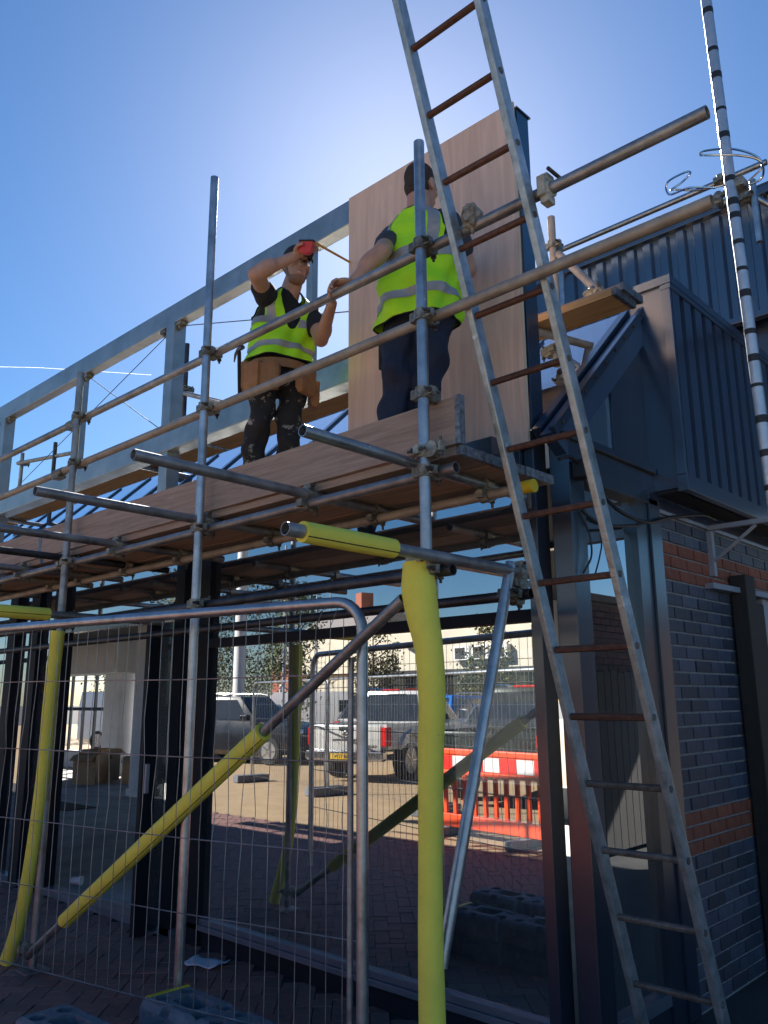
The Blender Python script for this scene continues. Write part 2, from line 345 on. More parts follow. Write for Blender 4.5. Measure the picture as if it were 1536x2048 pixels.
P(MB().add([(x, y, z) for x in (-2.10, -2.07) for y, z in ((4.055, 2.902), (4.469, 2.902), (4.469, 3.68), (4.055, 3.29))], [(0, 1, 2, 3), (7, 6, 5, 4), (0, 4, 5, 1), (1, 5, 6, 2), (2, 6, 7, 3), (3, 7, 4, 0)]), 'gable_panel', 'navy')
# --- brick end wall, face at x = -2.04
wall = P(MB().box(-2.30, -2.052, 4.478, 9.0, -.01, 2.66), 'brick_wall', 'mortar')
bmesh_b = brickmesh('brick', .1, .208, .0635, 'brickb', .003); bmesh_r = brickmesh('brick_red', .1, .208, .0635, 'brickr', .003)
bh_b = brickmesh('brick_half', .1, .096, .0635, 'brickb', .003); bh_r = brickmesh('brick_half_red', .1, .096, .0635, 'brickr', .003)
for c in range(35):
    z = .005+c*.075+.0325; red = 10 <= c <= 12 or 30 <= c <= 32
    y = 4.482 if c % 2 == 0 else 4.482+.1125
    if c % 2: 
        o = link('brick', bh_r if red else bh_b, wall); o.location = (-2.092+random.uniform(-.002, .002), 4.482+.051, z)
    while y+.215 < (5.6 if c < 30 else 6.6):
        o = link('brick', bmesh_r if red else bmesh_b, wall); o.location = (-2.092+random.uniform(-.0025, .0025), y+.1075, z); o.rotation_euler.x = random.uniform(-.006, .006); y += .225
PB('lead_flashing', 'greysteel', -2.06, -2.03, 4.48, 6.6, 2.632, 2.655)
PB('gate_post', 'blacktimber', -2.03, -1.93, 5.43, 5.60, 0, 2.36, bevel=.006)
PB('door_frame', 'blacktimber', -2.045, -1.97, 5.61, 5.84, 0, 2.20, bevel=.006)
PB('shutter', 'greysteel', -2.03, -1.98, 5.85, 7.2, 0, 2.24)
# steel bracket under the clad box
br = P(MB().bar((-2.03, 5.17, 2.62), (-2.03, 5.17, 2.33), .04, .04).bar((-2.03, 5.17, 2.64), (-1.62, 5.17, 2.64), .04, .03).bar((-2.02, 5.17, 2.42), (-1.74, 5.17, 2.62), .03, .012), 'steel_bracket', 'greysteel')
P(MB().bar((-2.02, 5.06, 2.26), (-1.92, 6.6, 2.26), .06, .035), 'steel_rail', 'greysteel')
# --- navy clad box over the brick wall
clad = P(MB().box(-2.11, -1.905, 4.47, 8.6, 2.76, 4.02), 'clad_box', 'navyclad')
for i in range(25):
    y = 4.54+i*.163
    P(MB().loft([[(-1.904, y-.056, z), (-1.846, y-.050, z), (-1.846, y+.050, z), (-1.904, y+.056, z)] for z in (2.83, 3.985)]), 'cladding_rib', 'navyclad', clad)
def CB(name, m, *a): return PB(name, m, *a, parent=clad)
CB('cap_trim', 'navyclad', -2.07, -1.835, 4.45, 8.62, 4.021, 4.075); CB('cap_drip', 'navyclad', -1.902, -1.838, 4.452, 8.61, 3.986, 4.019)
CB('base_trim', 'navyclad', -1.903, -1.84, 4.455, 8.61, 2.735, 2.829); CB('corner_trim', 'navyclad', -1.90, -1.843, 4.452, 4.475, 2.83, 3.985)
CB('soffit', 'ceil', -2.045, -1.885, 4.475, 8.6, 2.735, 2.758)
# --- main building behind: ribbed parapet wall
main = empty('main_building', (-6, 6.2, 0), 0, 'long navy ribbed metal parapet wall rising behind the scaffold', 'building')
PB('wall_core', 'navyclad', -22, 3, 6.2, 12.6, 4.45, 5.40, main); PB('parapet_cap', 'navyclad', -22.02, 3.02, 6.14, 6.4, 5.401, 5.47, main)
PB('cap_edge', 'aluframe', -22.02, 3.02, 6.135, 6.16, 5.472, 5.482, main)
PB('base_trim', 'navyclad', -22, 3, 6.12, 6.198, 4.40, 4.448, main); PB('lower_wall', 'navy', -22, 3, 6.3, 6.4, 2.9, 4.449, main)
for i in range(150):
    x = 2.9-i*.148
    P(MB().loft([[(x-.05, 6.199, z), (x-.032, 6.168, z), (x+.032, 6.168, z), (x+.05, 6.199, z)] for z in (4.45, 5.38)]), 'cladding_rib', 'navyclad', main)

# --- interior seen through the open doors
room = empty('showroom', (-12, 7, 0), 0, 'bare white showroom interior seen through the open doorway', 'room')
struct(MB().box(-24, -2.32, 3.562, 10.2, -.15, .018).build('showroom_floor', 'concrete'))
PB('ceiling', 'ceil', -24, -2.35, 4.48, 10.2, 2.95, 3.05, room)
PB('bulkhead', 'plaster', -24, -16.9, 9.2, 9.98, 2.22, 2.94, room)
PB('back_wall', 'plaster', -24, -21.2, 10.0, 10.2, .02, 2.94, room); PB('back_wall', 'plaster', -18.55, -17.55, 10.0, 10.2, .02, 2.94, room); PB('back_wall', 'plaster', -17.15, -15.6, 10.0, 10.2, .02, 2.94, room); PB('back_wall', 'plaster', -9.0, -8.2, 10.0, 10.2, .02, 2.94, room); PB('back_wall', 'plaster', -3.2, -2.33, 10.0, 10.2, .02, 2.94, room); PB('window_head', 'plaster', -15.6, -3.2, 10.03, 10.17, 2.3, 2.94, room); PB('window_sill_wall', 'plaster', -15.6, -3.2, 10.03, 10.17, .02, .42, room)
PB('window_sill_wall', 'plaster', -21.2, -18.55, 10.02, 10.18, .02, .42, room); PB('window_head', 'plaster', -21.2, -17.15, 10.02, 10.18, 2.3, 2.94, room)
PB('side_wall', 'plaster', -24.2, -24, 3.6, 10.2, .02, 2.94, room); PB('side_wall', 'plaster', -2.60, -2.32, 4.485, 10.0, .02, 2.94, room)
PB('column', 'plaster', -13.30, -12.95, 7.65, 8.0, .02, 2.94, room); PB('pilaster', 'plaster', -18.0, -17.3, 9.6, 9.99, .02, 2.94, room)
PB('column_base', 'white', -13.33, -12.92, 7.62, 8.03, .019, .14, room)
for x in (-20.6, -19.95, -19.35): PB('window_bar', 'navy', x, x+.06, 10.06, 10.12, .42, 2.3, room)
PB('window_bar', 'navy', -21.2, -18.55, 10.05, 10.11, 1.38, 1.46, room)
room_things = []
def carton(x, y, w, d, h, rz, label, open_=True):
    t = empty('cardboard_box', (x, y, .018), rz, label, 'cardboard box', 'cartons on the showroom floor')
    for s in (-1, 1):
        MB().box(-w/2, w/2, s*d/2-.004, s*d/2+.004, 0, h).build('side', 'card', t); MB().box(s*w/2-.004, s*w/2+.004, -d/2+.005, d/2-.005, 0, h).build('side', 'card', t)
    MB().box(-w/2+.005, w/2-.005, -d/2+.005, d/2-.005, 0, .006).build('bottom', 'card', t)
    for s in (-1, 1): MB().add([(-w/2, s*d/2, h), (w/2, s*d/2, h), (w/2, s*(d/2+.15), h-.1), (-w/2, s*(d/2+.15), h-.1), (-w/2, s*d/2, h+.006), (w/2, s*d/2, h+.006), (w/2, s*(d/2+.15), h-.094), (-w/2, s*(d/2+.15), h-.094)], [(0, 1, 2, 3), (7, 6, 5, 4), (0, 4, 5, 1), (2, 6, 7, 3), (1, 5, 6, 2), (0, 3, 7, 4)]).build('flap', 'card', t)
carton(-15.9, 8.3, .5, .45, .55, .5, 'open cardboard box nearest the white column in the showroom'); carton(-16.35, 8.75, .55, .5, .62, .2, 'open cardboard box behind another at the back of the showroom')
carton(-15.35, 8.95, .45, .4, .5, .9, 'open cardboard box right behind the nearest carton')
tag(MB().box(-13.5, -12.2, 6.0, 6.5, .019, .03).build('dark_sheet', 'blackfab'), 'flat dark square sheet lying on the showroom floor', 'sheet')
cup = empty('paper_cup', (-7.3, 3.75, .055), .6, 'small white paper cup lying on the threshold of the doorway', 'cup')
MB().tube([(-.045, 0, 0), (.045, 0, 0)], [.028, .036], 14).build('cup_body', 'paper', cup, True); MB().tube([(.043, 0, 0), (.05, 0, 0)], [.039, .039], 14).build('rim', 'paper', cup, True)

# =================================================================== SIGN FRAME, PLYWOOD, FRONT SCAFFOLD
def PX(mb, name, m, parent, **k): return P(mb, name, m, parent, **k)
sf = empty('sign_frame', (-5.75, 3.5, 2.9), 0, 'grey steel box-section sign frame standing above the shop front eaves', 'steel frame')
PX(MB().box(-12.6, -2.26, 3.45, 3.55, 4.72, 4.90), 'top_beam', 'frame', sf, bevel=.006)
PX(MB().box(-12.6, -2.26, 3.43, 3.57, 3.575, 3.735), 'lower_beam', 'frame', sf, bevel=.006)
for x in (-5.75, -9.2): PX(MB().box(x-.06, x+.06, 3.44, 3.56, 2.9, 4.719), 'post', 'frame', sf, bevel=.005)
for x in (-4.0, -7.37): PX(MB().box(x-.028, x+.028, 3.47, 3.53, 3.736, 4.719), 'hanger', 'frame', sf, bevel=.003)
endp = PX(MB().box(-2.258, -2.198, 3.43, 3.545, 0, 4.83), 'end_post', 'navy', sf, bevel=.004)
PX(MB().box(-2.266, -2.19, 3.42, 3.56, 4.831, 4.84), 'post_lid', 'navy', sf)
for a, b in (((-5.69, 3.5, 4.70), (-2.4, 3.5, 3.76)), ((-5.81, 3.5, 4.70), (-9.1, 3.5, 3.76)), ((-9.26, 3.5, 4.70), (-12.4, 3.5, 3.76)), ((-5.81, 3.505, 3.76), (-7.3, 3.505, 4.7))):
    PX(MB().tube([a, b], .004, 6), 'bracing_wire', 'bolt', sf)
for x in (-5.66, -5.9, -9.1, -9.35, -7.3): PX(MB().box(x-.04, x+.04, 3.46, 3.53, 4.69, 4.718).disc((x, 3.49, 4.68), (1, 0, 0), .025, .02, 10), 'cleat', 'coupler', sf)
ply = empty('plywood_board', (-2.87, 3.40, 2.83), 0, 'large upright pinkish plywood sheet held against the sign frame', 'plywood')
P(MB().box(-3.515, -2.205, 3.392, 3.408, 2.83, 4.855), 'sheet', 'ply', ply); P(MB().box(-2.204, -2.198, 3.391, 3.409, 2.829, 4.856), 'edge', 'plyedge', ply)

sc = empty('front_scaffold', (-4, 2.48, 0), 0, 'steel tube scaffold with timber deck in front of the shop front', 'scaffold')
def tubeT(name, p, q, m='galv', parent=sc, r=.02415, n=14): return P(MB().tube([p, Vector(p).lerp(Vector(q), .5), q], r, n, hollow=.86), name, m, parent, smooth=True)
XM, XA, XB, XC, YS = -2.115, -3.737, -5.30, -6.95, 2.48
tubeT('standard', (XM, YS, .02), (XM, YS, 4.05)); tubeT('standard', (XA, YS, .02), (XA, YS, 4.66)); tubeT('standard', (XB, YS, .02), (XB, YS, 3.86), 'galv2'); tubeT('standard', (XC, YS, .02), (XC, YS, 3.8), 'galv2'); tubeT('standard', (-8.6, YS, .02), (-8.6, YS, 3.8), 'galv2')
tubeT('guard_rail', (-5.46, 2.531, 3.535), (-.86, 2.531, 3.535), 'galv2'); tubeT('guard_rail', (-10.5, 2.531, 3.528), (-5.465, 2.531, 3.53), 'galv2')
tubeT('guard_rail', (-5.62, 2.531, 3.198), (-.875, 2.531, 3.198), 'stain'); tubeT('guard_rail', (-10.5, 2.531, 3.19), (-5.625, 2.531, 3.194), 'stain')
tubeT('ledger', (-10.5, 2.531, 2.50), (-1.99, 2.531, 2.50), 'galv2'); tubeT('ledger', (-10.5, 3.0, 2.50), (-1.97, 3.0, 2.50), 'stain')
tubeT('ledger', (-10.5, 2.531, 2.085), (-2.02, 2.531, 2.085), 'darktube'); tubeT('ledger', (-10.5, 3.05, 2.032), (-2.0, 3.05, 2.032), 'darktube')
for x, y0, m_ in ((-2.19, 1.88, 'galv'), (-2.90, 1.60, 'galv2'), (-3.75, 1.58, 'galv2'), (-4.72, 1.78, 'galv2'), (-5.42, 1.75, 'darktube'), (-6.1, 1.9, 'galv2'), (-6.6, 1.7, 'stain'), (-7.6, 1.9, 'galv2')):
    tubeT('transom', (x, y0, 2.549), (x, 3.34, 2.549), m_)
tubeT('transom', (-2.06, 1.70, 2.135), (-2.06, 3.16, 2.135), 'galv2'); tubeT('transom', (-5.22, 1.72, 2.135), (-5.22, 3.2, 2.135), 'galv2')
tubeT('brace', (-5.27, 2.432, .10), (-2.20, 2.432, 1.975), 'galv2'); tubeT('brace', (-2.135, 2.545, .62), (-2.06, 2.99, 2.17), 'galv')
cap = P(MB().tube([(-1.985, 3.0, 2.50), (-1.925, 3.0, 2.50)], .031, 14), 'end_cap', 'capy', sc, smooth=True)
P(MB().tube([(-1.955, 3.0, 2.47), (-1.955, 3.0, 2.40)], .009, 8), 'cap_bolt', 'bolt', sc)
# base plates
for x in (XM, XA, XB, XC): P(MB().box(x-.075, x+.075, YS-.075, YS+.075, .001, .012), 'base_plate', 'galv2', sc)
# couplers: two collars at right angles, lugs and bolts
def coupler_mesh():
    mb = MB()
    mb.tube([(0, 0, -.024), (0, 0, .024)], .034, 14); mb.tube([(-.024, .051, 0), (.024, .051, 0)], .034, 14)
    mb.box(.026, .058, -.014, .014, -.017, .017); mb.box(-.02, .02, .020, .034, -.03, .03); mb.box(-.016, .016, .075, .098, -.012, .03); mb.box(-.058, -.026, -.016, .016, -.02, .02)
    o = mb.build('coupler', 'coupler', None, bevel=0, smooth=True); me = o.data; bpy.data.objects.remove(o)
    b = MB().tube([(.048, -.05, 0), (.048, .045, 0)], .0065, 8).tube([(.048, -.028, 0), (.048, -.016, 0)], .013, 6)
    o = b.build('bolt', 'bolt', None, smooth=True); mb_ = o.data; bpy.data.objects.remove(o)
    b = MB().tube([(0, .087, -.045), (0, .087, .05)], .0065, 8).tube([(0, .087, -.03), (0, .087, -.018)], .013, 6)
    o = b.build('bolt', 'bolt', None, smooth=True); mb2 = o.data; bpy.data.objects.remove(o); return me, mb_, mb2
CM, CBM, CBM2 = coupler_mesh()
def coupler(pos, zax=(0, 0, 1), xax=(1, 0, 0), parent=sc, flip=1, name='coupler'):
    z = Vector(zax).normalized(); x = Vector(xax); x = (x-z*x.dot(z)).normalized()*flip; y = z.cross(x)
    m = Matrix((x, y, z)).transposed().to_4x4(); off = Vector((0, 0, 0)); p = parent
    while p: off += p.location; p = p.parent
    m.translation = Vector(pos)-off
    o = link(name, CM, parent); o.matrix_local = m; link('bolt', CBM, o); link('bolt', CBM2, o); return o
for x in (XM, XA, XB, XC):
    for z in (3.535, 3.198, 2.50, 2.085): coupler((x, YS, z+random.uniform(-.004, .004)), (0, 0, 1), (1, 0, 0))
for x in (-2.90, -3.75, -4.72, -5.42, -6.1, -6.6): coupler((x, 2.531, 2.50), (1, 0, 0), (0, 1, 0)); coupler((x+.005, 3.0, 2.50), (1, 0, 0), (0, 1, 0))
coupler((-2.19, 3.0, 2.50), (1, 0, 0), (0, 1, 0)); coupler((-2.06, 3.05, 2.084), (1, 0, 0), (0, 1, 0)); coupler((-2.08, 3.0, 2.035), (.05, .3, .95), (1, 0, 0))
coupler((XB, YS, 2.135), (0, 0, 1), (1, 0, 0)); coupler((XM, YS, 2.135), (0, 0, 1), (0, 1, 0)); coupler((XM, YS, 2.58), (0, 0, 1), (0, 1, 0), flip=-1)
coupler((XM, YS, 2.84), (0, 0, 1), (1, 0, 0)); coupler((XB, YS, .13), (0, 0, 1), (1, 0, 0), flip=-1)
for x, z in ((-5.46, 3.53), (-5.62, 3.195)): P(MB().tube([(x-.07, 2.531, z), (x+.07, 2.531, z)], .031, 14).box(x-.05, x+.05, 2.50, 2.56, z-.045, z-.025), 'sleeve_coupler', 'coupler', sc, smooth=True)
# mortar-caked clamps either side of the ladder
def lump(c, r, m, name, parent):
    bm = bmesh.new(); bmesh.ops.create_icosphere(bm, subdivisions=3, radius=1)
    for v in bm.verts:
        n = v.co.copy(); k = 1+.22*math.sin(n.x*5+c[0]*9)*math.sin(n.y*6+1)+.12*math.sin(n.z*11+n.x*7)
        v.co = Vector((n.x*r[0]*k, n.y*r[1]*k, n.z*r[2]*k))+Vector(c)
    me = bpy.data.meshes.new(name); bm.to_mesh(me); bm.free(); me.materials.append(M[m])
    o = link(name, me, parent); off = Vector(); p = parent
    while p: off += p.location; p = p.parent
    o.location = -off; return o
lump((-1.86, 2.52, 3.575), (.038, .045, .062), 'mortarclamp', 'coupler', sc)
P(MB().tube([(-1.522, 2.531, 3.535), (-1.475, 2.531, 3.535)], .036, 14).box(-1.518, -1.48, 2.505, 2.557, 3.565, 3.598).box(-1.518, -1.48, 2.505, 2.557, 3.474, 3.505).box(-1.52, -1.485, 2.487, 2.512, 3.50, 3.585), 'coupler', 'palecoup', sc, bevel=.004); P(MB().tube([(-1.46, 2.48, 3.59), (-1.46, 2.58, 3.59)], .008, 8), 'bolt', 'bolt', sc)
# deck boards and toe boards
def board(name, x0, x1, y0, y1, z0, z1, m='board', parent=sc, band=True):
    o = P(MB().box(x0, x1, y0, y1, z0, z1), name, m, parent, bevel=.003)
    if band:
        for xa in (x0, x1):
            P(MB().box(xa-.003 if xa == x0 else xa-.022, xa+.022 if xa == x0 else xa+.003, y0-.002, y1+.002, z0-.002, z1+.002).box(*((xa-.004, xa+.001) if xa == x0 else (xa-.001, xa+.004)), y0-.0025, y1+.0025, z0-.0025, z1+.0025), 'end_band', 'band', o)
    return o
for i in range(3):
    y = 2.585+i*.236; dx = random.uniform(-.03, .03)
    board('deck_board', -5.88+dx, -1.99+random.uniform(-.02, 0), y, y+.225, 2.5745, 2.612); board('deck_board', -9.8+dx, -5.90+dx, y, y+.225, 2.5745, 2.612)
board('toe_board', -5.90, -1.99, 2.560, 2.590, 2.614, 2.822); board('toe_board', -9.8, -5.91, 2.560, 2.590, 2.614, 2.822)

# =================================================================== REAR SCAFFOLD behind the sign frame
rs = empty('rear_scaffold', (-5, 4.05, 3), 0, 'rear scaffold walkway of timber boards behind the sign frame', 'scaffold')
for x0_, x1_ in ((-5.6, -1.85), (-9.5, -5.62), (-13, -9.52)): board('deck_board', x0_, x1_, 3.76, 3.985, 3.685, 3.723, 'boardnew', rs)
board('deck_board', -4.2, -1.83, 3.81, 4.035, 3.725, 3.763, 'board', rs)
tubeT('standard', (-2.47, 4.2, 3.0), (-2.47, 4.2, 4.62), 'stain', rs); tubeT('standard', (-6.68, 4.2, 3.2), (-6.68, 4.2, 5.08), 'darktube', rs); tubeT('standard', (-9.5, 4.2, 3.3), (-9.5, 4.2, 4.68), 'darktube', rs); tubeT('standard', (-10.45, 4.2, 3.3), (-10.45, 4.2, 4.75), 'galv2', rs)
tubeT('transom', (-2.44, 3.6, 3.655), (-2.22, 4.3, 3.655), 'stain', rs); tubeT('transom', (-2.37, 4.0, 3.50), (-2.37, 4.0, 3.64), 'stain', rs); tubeT('brace', (-2.43, 4.2, 4.34), (-2.08, 4.02, 3.88), 'stain', rs)
for x in (-6.5, -9.6, -12): tubeT('transom', (x, 3.6, 3.655), (x, 4.35, 3.655), 'galv2', rs)
tubeT('transom', (-6.68, 4.15, 4.55), (-5.6, 4.05, 4.1), 'galv2', rs); tubeT('transom', (-10.45, 4.15, 4.6), (-8.9, 4.25, 4.45), 'galv2', rs); tubeT('guard_rail', (-13, 4.3, 4.18), (-6.5, 4.3, 4.18), 'galv2', rs); tubeT('guard_rail', (-13, 4.32, 4.02), (-5.0, 4.32, 4.02), 'galv', rs, r=.014)
coupler((-2.47, 4.2, 4.42), (0, 0, 1), (1, 0, 0), rs); coupler((-6.68, 4.2, 4.6), (0, 0, 1), (1, 0, 0), rs); coupler((-2.37, 4.0, 3.60), (0, 0, 1), (0, 1, 0), rs); coupler((-10.45, 4.2, 4.62), (0, 0, 1), (1, 0, 0), rs); coupler((-2.12, 4.03, 3.90), (0, 1, 1), (1, 0, 0), rs)
rr = empty('roof_guard_rail', (-2.6, 5.9, 5), 0, 'thin steel guard rail running along the roof edge behind the ladder', 'rail')
tubeT('rail', (-3.45, 5.9, 5.488), (-1.62, 5.9, 5.488), 'galv', rr); tubeT('post', (-1.75, 5.95, 4.9), (-1.75, 5.95, 5.42), 'galv', rr); tubeT('strut', (-1.93, 5.9, 5.46), (-1.60, 6.1, 5.15), 'galv', rr); coupler((-1.94, 5.85, 5.48), (0, 0, 1), (1, 0, 0), rr); coupler((-1.80, 5.93, 5.30), (0, 0, 1), (1, 0, 0), rr); coupler((-2.05, 6.08, 5.49), (0, 1, 0), (1, 0, 0), rr)
tubeT('stanchion', (-3.40, 5.9, 4.6), (-3.40, 5.9, 5.47), 'galv', rr)

# =================================================================== FOAM SLEEVES
def foam(pts, rad, label, n=20, inner=.6, seam=None):
    pts = curve_pts(pts, 8); rs_ = []
    for i in range(len(pts)):
        t = i/(len(pts)-1)*(len(rad)-1); k = min(int(t), len(rad)-2); rs_.append(rad[k]+(rad[k+1]-rad[k])*(t-k))
    c = pts[0]; mb = MB().tube(pts, rs_, n, hollow=inner); o = mb.build('foam_sleeve', 'foam', None, smooth=True, loc=c)
    if seam: sd = Vector(seam).normalized(); MB().tube([p+(sd-(pts[-1]-pts[0]).normalized()*sd.dot((pts[-1]-pts[0]).normalized())).normalized()*r*.985-c for p, r in zip(pts, rs_)], .0022, 5).build('seam', 'ink', o, smooth=True)
    return tag(o, label, 'foam sleeve', 'yellow foam sleeves on the scaffold tubes')
foam([(-2.154, 2.47, 2.12), (-2.148, 2.47, 2.01), (-2.132, 2.47, 1.909), (-2.102, 2.47, 1.77), (-2.091, 2.47, 1.58), (-2.101, 2.47, 1.395), (-2.113, 2.47, 1.038), (-2.119, 2.47, .697), (-2.118, 2.47, .35), (-2.118, 2.47, .12)],
     [.060, .072, .066, .056, .053, .050, .045, .047, .050, .050], 'wide yellow foam sleeve around the upright nearest the ladder, bulging at its top')
foam([(-5.263, 2.45, 2.035), (-5.274, 2.44, 1.596), (-5.29, 2.44, 1.105), (-5.342, 2.43, .569), (-5.431, 2.43, .242), (-5.53, 2.42, .02)], [.044, .042, .040, .040, .042, .044], 'yellow foam sleeve slipping sideways down the far left upright')
foam([(-4.84, 2.432, .3626), (-4.0, 2.432, .8756), (-3.07, 2.432, 1.4437)], [.041, .043, .043], 'long yellow foam sleeve on the diagonal brace behind the fence', seam=(.3, -.6, -.9))
foam([(-2.06, 1.775, 2.135), (-2.06, 2.0, 2.135), (-2.06, 2.225, 2.135)], [.037, .038, .037], 'short yellow foam sleeve on the horizontal tube pointing at the viewer', seam=(.8, 0, -.5))
foam([(-5.22, 1.75, 2.135), (-5.22, 2.0, 2.135), (-5.22, 2.36, 2.135)], [.04, .041, .04], 'yellow foam sleeve on a horizontal tube at the left picture edge', seam=(.9, 0, -.2))

# =================================================================== MESH FENCE with its feet
fd = Vector((-.975, -.22, 0)).normalized(); F0 = Vector((-2.5, 2.5, 0))
fence = empty('mesh_fence', F0, 0, 'round topped galvanised wire mesh fence panel before the shop front', 'fence')
def fp(s, z, off=0): return Vector((fd.x*s-fd.y*off, fd.y*s+fd.x*off, z))
L_ = 3.45; rt_ = .0245; rc = .13
pts = [fp(0, .15), fp(0, .9), fp(0, 2.0-rc)]+[fp(rc-rc*math.cos(a), 2.0-rc+rc*math.sin(a)) for a in [R(15*k) for k in range(1, 7)]]
pts += [fp(1.5, 2.003), fp(L_-rc, 2.0)]+[fp(L_-rc+rc*math.sin(a), 2.0-rc+rc*math.cos(a)) for a in [R(15*k) for k in range(1, 7)]]+[fp(L_, .9), fp(L_, .15)]
MB().tube(pts, rt_, 14).build('frame', 'galv', fence, smooth=True)
MB().tube([fp(.058, .16), fp(.058, 1.5), fp(.056, 1.76)], .013, 10).build('inner_upright', 'galv2', fence, smooth=True)
for z in (1.69, 1.33, .97, .65, .27): MB().tube([fp(.03, z), fp(1, z-.006), fp(2.2, z+.004), fp(L_-.03, z)], .0029, 6).build('horizontal_wire', 'galv2', fence, smooth=True)
k = 0; s = .095
while s < L_-.05:
    j = random.uniform(-.010, .010); b = random.uniform(-.02, .02); k += 1
    top = 1.985 if s > .17 else 1.93
    kk = -.05 if k in (2, 3) else 0
    MB().tube([fp(s+kk, top), fp(s+.2*kk, 1.90), fp(s, 1.69), fp(s+j, 1.5, .004), fp(s+b, 1.33), fp(s-j, 1.1), fp(s+b*.5, .97), fp(s+j*.6, .8, .004), fp(s, .27)], .0018, 5).build('vertical_wire', 'galv2', fence, smooth=True)
    s += .078
def foot_mesh():
    L, Wd, h = .92, .27, .13
    def sec(x, w, z1): return [(x, -w, 0), (x, -w, z1*.72), (x, -w+.014, z1*.92), (x, -w+.034, z1), (x, w-.034, z1), (x, w-.014, z1*.92), (x, w, z1*.72), (x, w, 0)]
    o = MB().loft([sec(-L/2, Wd/2-.012, h*.86), sec(-L/2+.012, Wd/2-.003, h*.96), sec(-L/2+.03, Wd/2, h), sec(-.06, Wd/2, h), sec(-.05, Wd/2-.02, h*.97), sec(.05, Wd/2-.02, h*.97), sec(.06, Wd/2, h), sec(L/2-.03, Wd/2, h), sec(L/2-.012, Wd/2-.003, h*.96), sec(L/2, Wd/2-.012, h*.86)]).build('tmp', 'blackrub'); COL.objects.unlink(o)
    c = MB()
    for s_ in (-1, 1):
        for x in (L/2-.095, L/2-.395):
            for y in (-.062, .062): c.tube([(s_*x, y, .03), (s_*x, y, h+.02)], .037, 20)
        c.loft([[(s_*(L/2-.245)+px, py, z) for px, py in ((-.075, -.06), (.075, -.06), (.095, -.04), (.095, .04), (.075, .06), (-.075, .06), (-.095, .04), (-.095, -.04))] for z in (.04, h+.02)])
        for y in (-.13, .13): c.tube([(s_*.245, y, .09), (s_*.245, y, h+.03)], .034, 16)
    k = c.build('cut', 'blackrub'); COL.objects.unlink(k); TS.collection.objects.link(k)
    md = o.modifiers.new('b', 'BOOLEAN'); md.operation = 'DIFFERENCE'; md.solver = 'EXACT'; md.object = k
    bv = o.modifiers.new('v', 'BEVEL'); bv.width = .006; bv.segments = 2; bv.limit_method = 'ANGLE'; bv.angle_limit = R(40)
    me = evalmesh(o); bpy.data.objects.remove(k); me.name = 'block'; me.materials.clear(); me.materials.append(M['blackrub'])
    return me
FOOTMESH = foot_mesh()
def fence_foot(x, y, z0, rz, label, yellow=True, h=.13):
    t = empty('fence_foot', (x, y, z0), rz, label, 'fence foot', 'black rubber fence feet on the paving')
    L, Wd = .92, .27
    link('block', FOOTMESH, t)
    if yellow: MB().loft([[(-L/2-.006, y, z0_), (-L/2-.003, y, h*.85), (-L/2+.012, y, h*.98), (-L/2+.034, y, h+.004), (-L/2+.052, y, h+.004), (-L/2+.052, y, h-.006), (-L/2+.012, y, .09), (-L/2+.004, y, z0_)] for y, z0_ in ((-Wd/2+.03, .03), (Wd/2-.03, .03))]).build('yellow_band', 'capy', t)
    return t
fence_foot(-3.235, 2.37, .131, R(-1), 'black rubber fence foot with yellow end on top of its stack, before the paper')
fence_foot(-3.225, 2.365, 0, R(-1.5), 'black rubber fence foot underneath the yellow-ended one', False)
fence_foot(-3.42, 1.89, .131, R(2), 'grey scuffed fence foot on top at the bottom left, without yellow', False)
fence_foot(-3.39, 1.90, 0, R(4), 'fence foot underneath the scuffed grey one at the bottom left', False)

# =================================================================== LADDER
lad = empty('ladder', (-1.73, 3.6, 0), 0, 'long aluminium ladder with rusty rungs leaning over the guard rail', 'ladder')
def ly(z): return 2.47+.33*(3.53-z)
LX0, LX1 = (-1.88, -1.94), (-1.512, -1.572)
def lp(side, z): x0, x1 = (LX0, LX1)[side]; return Vector((x0+(x1-x0)*z/4.5, ly(z), z))
for sd in (0, 1):
    P(MB().bar(lp(sd, -.0)+Vector((0, 0, .02)), lp(sd, 5.6), .030, .062, up=(0, 1, .33)), 'stile', 'stile', lad, bevel=.006)
    P(MB().bar(lp(sd, .0)+Vector((0, 0, .006)), lp(sd, .07), .04, .075, up=(0, 1, .33)), 'foot', 'blackrub', lad, bevel=.006)
z = .13; k = 0
while z < 5.4:
    a, b = lp(0, z), lp(1, z); P(MB().tube([a+Vector((.014, 0, 0)), b-Vector((.014, 0, 0))], .0145, 8), 'rung', 'rust' if z > 1.3 else 'rung', lad)
    for q, sgn in ((a, -1), (b, 1)): P(MB().tube([q+Vector((sgn*.0135, 0, .0)), q+Vector((sgn*.019, 0, 0))], [.015, .013], 10), 'rung_end', 'rung', lad)
    z += .2755; k += 1

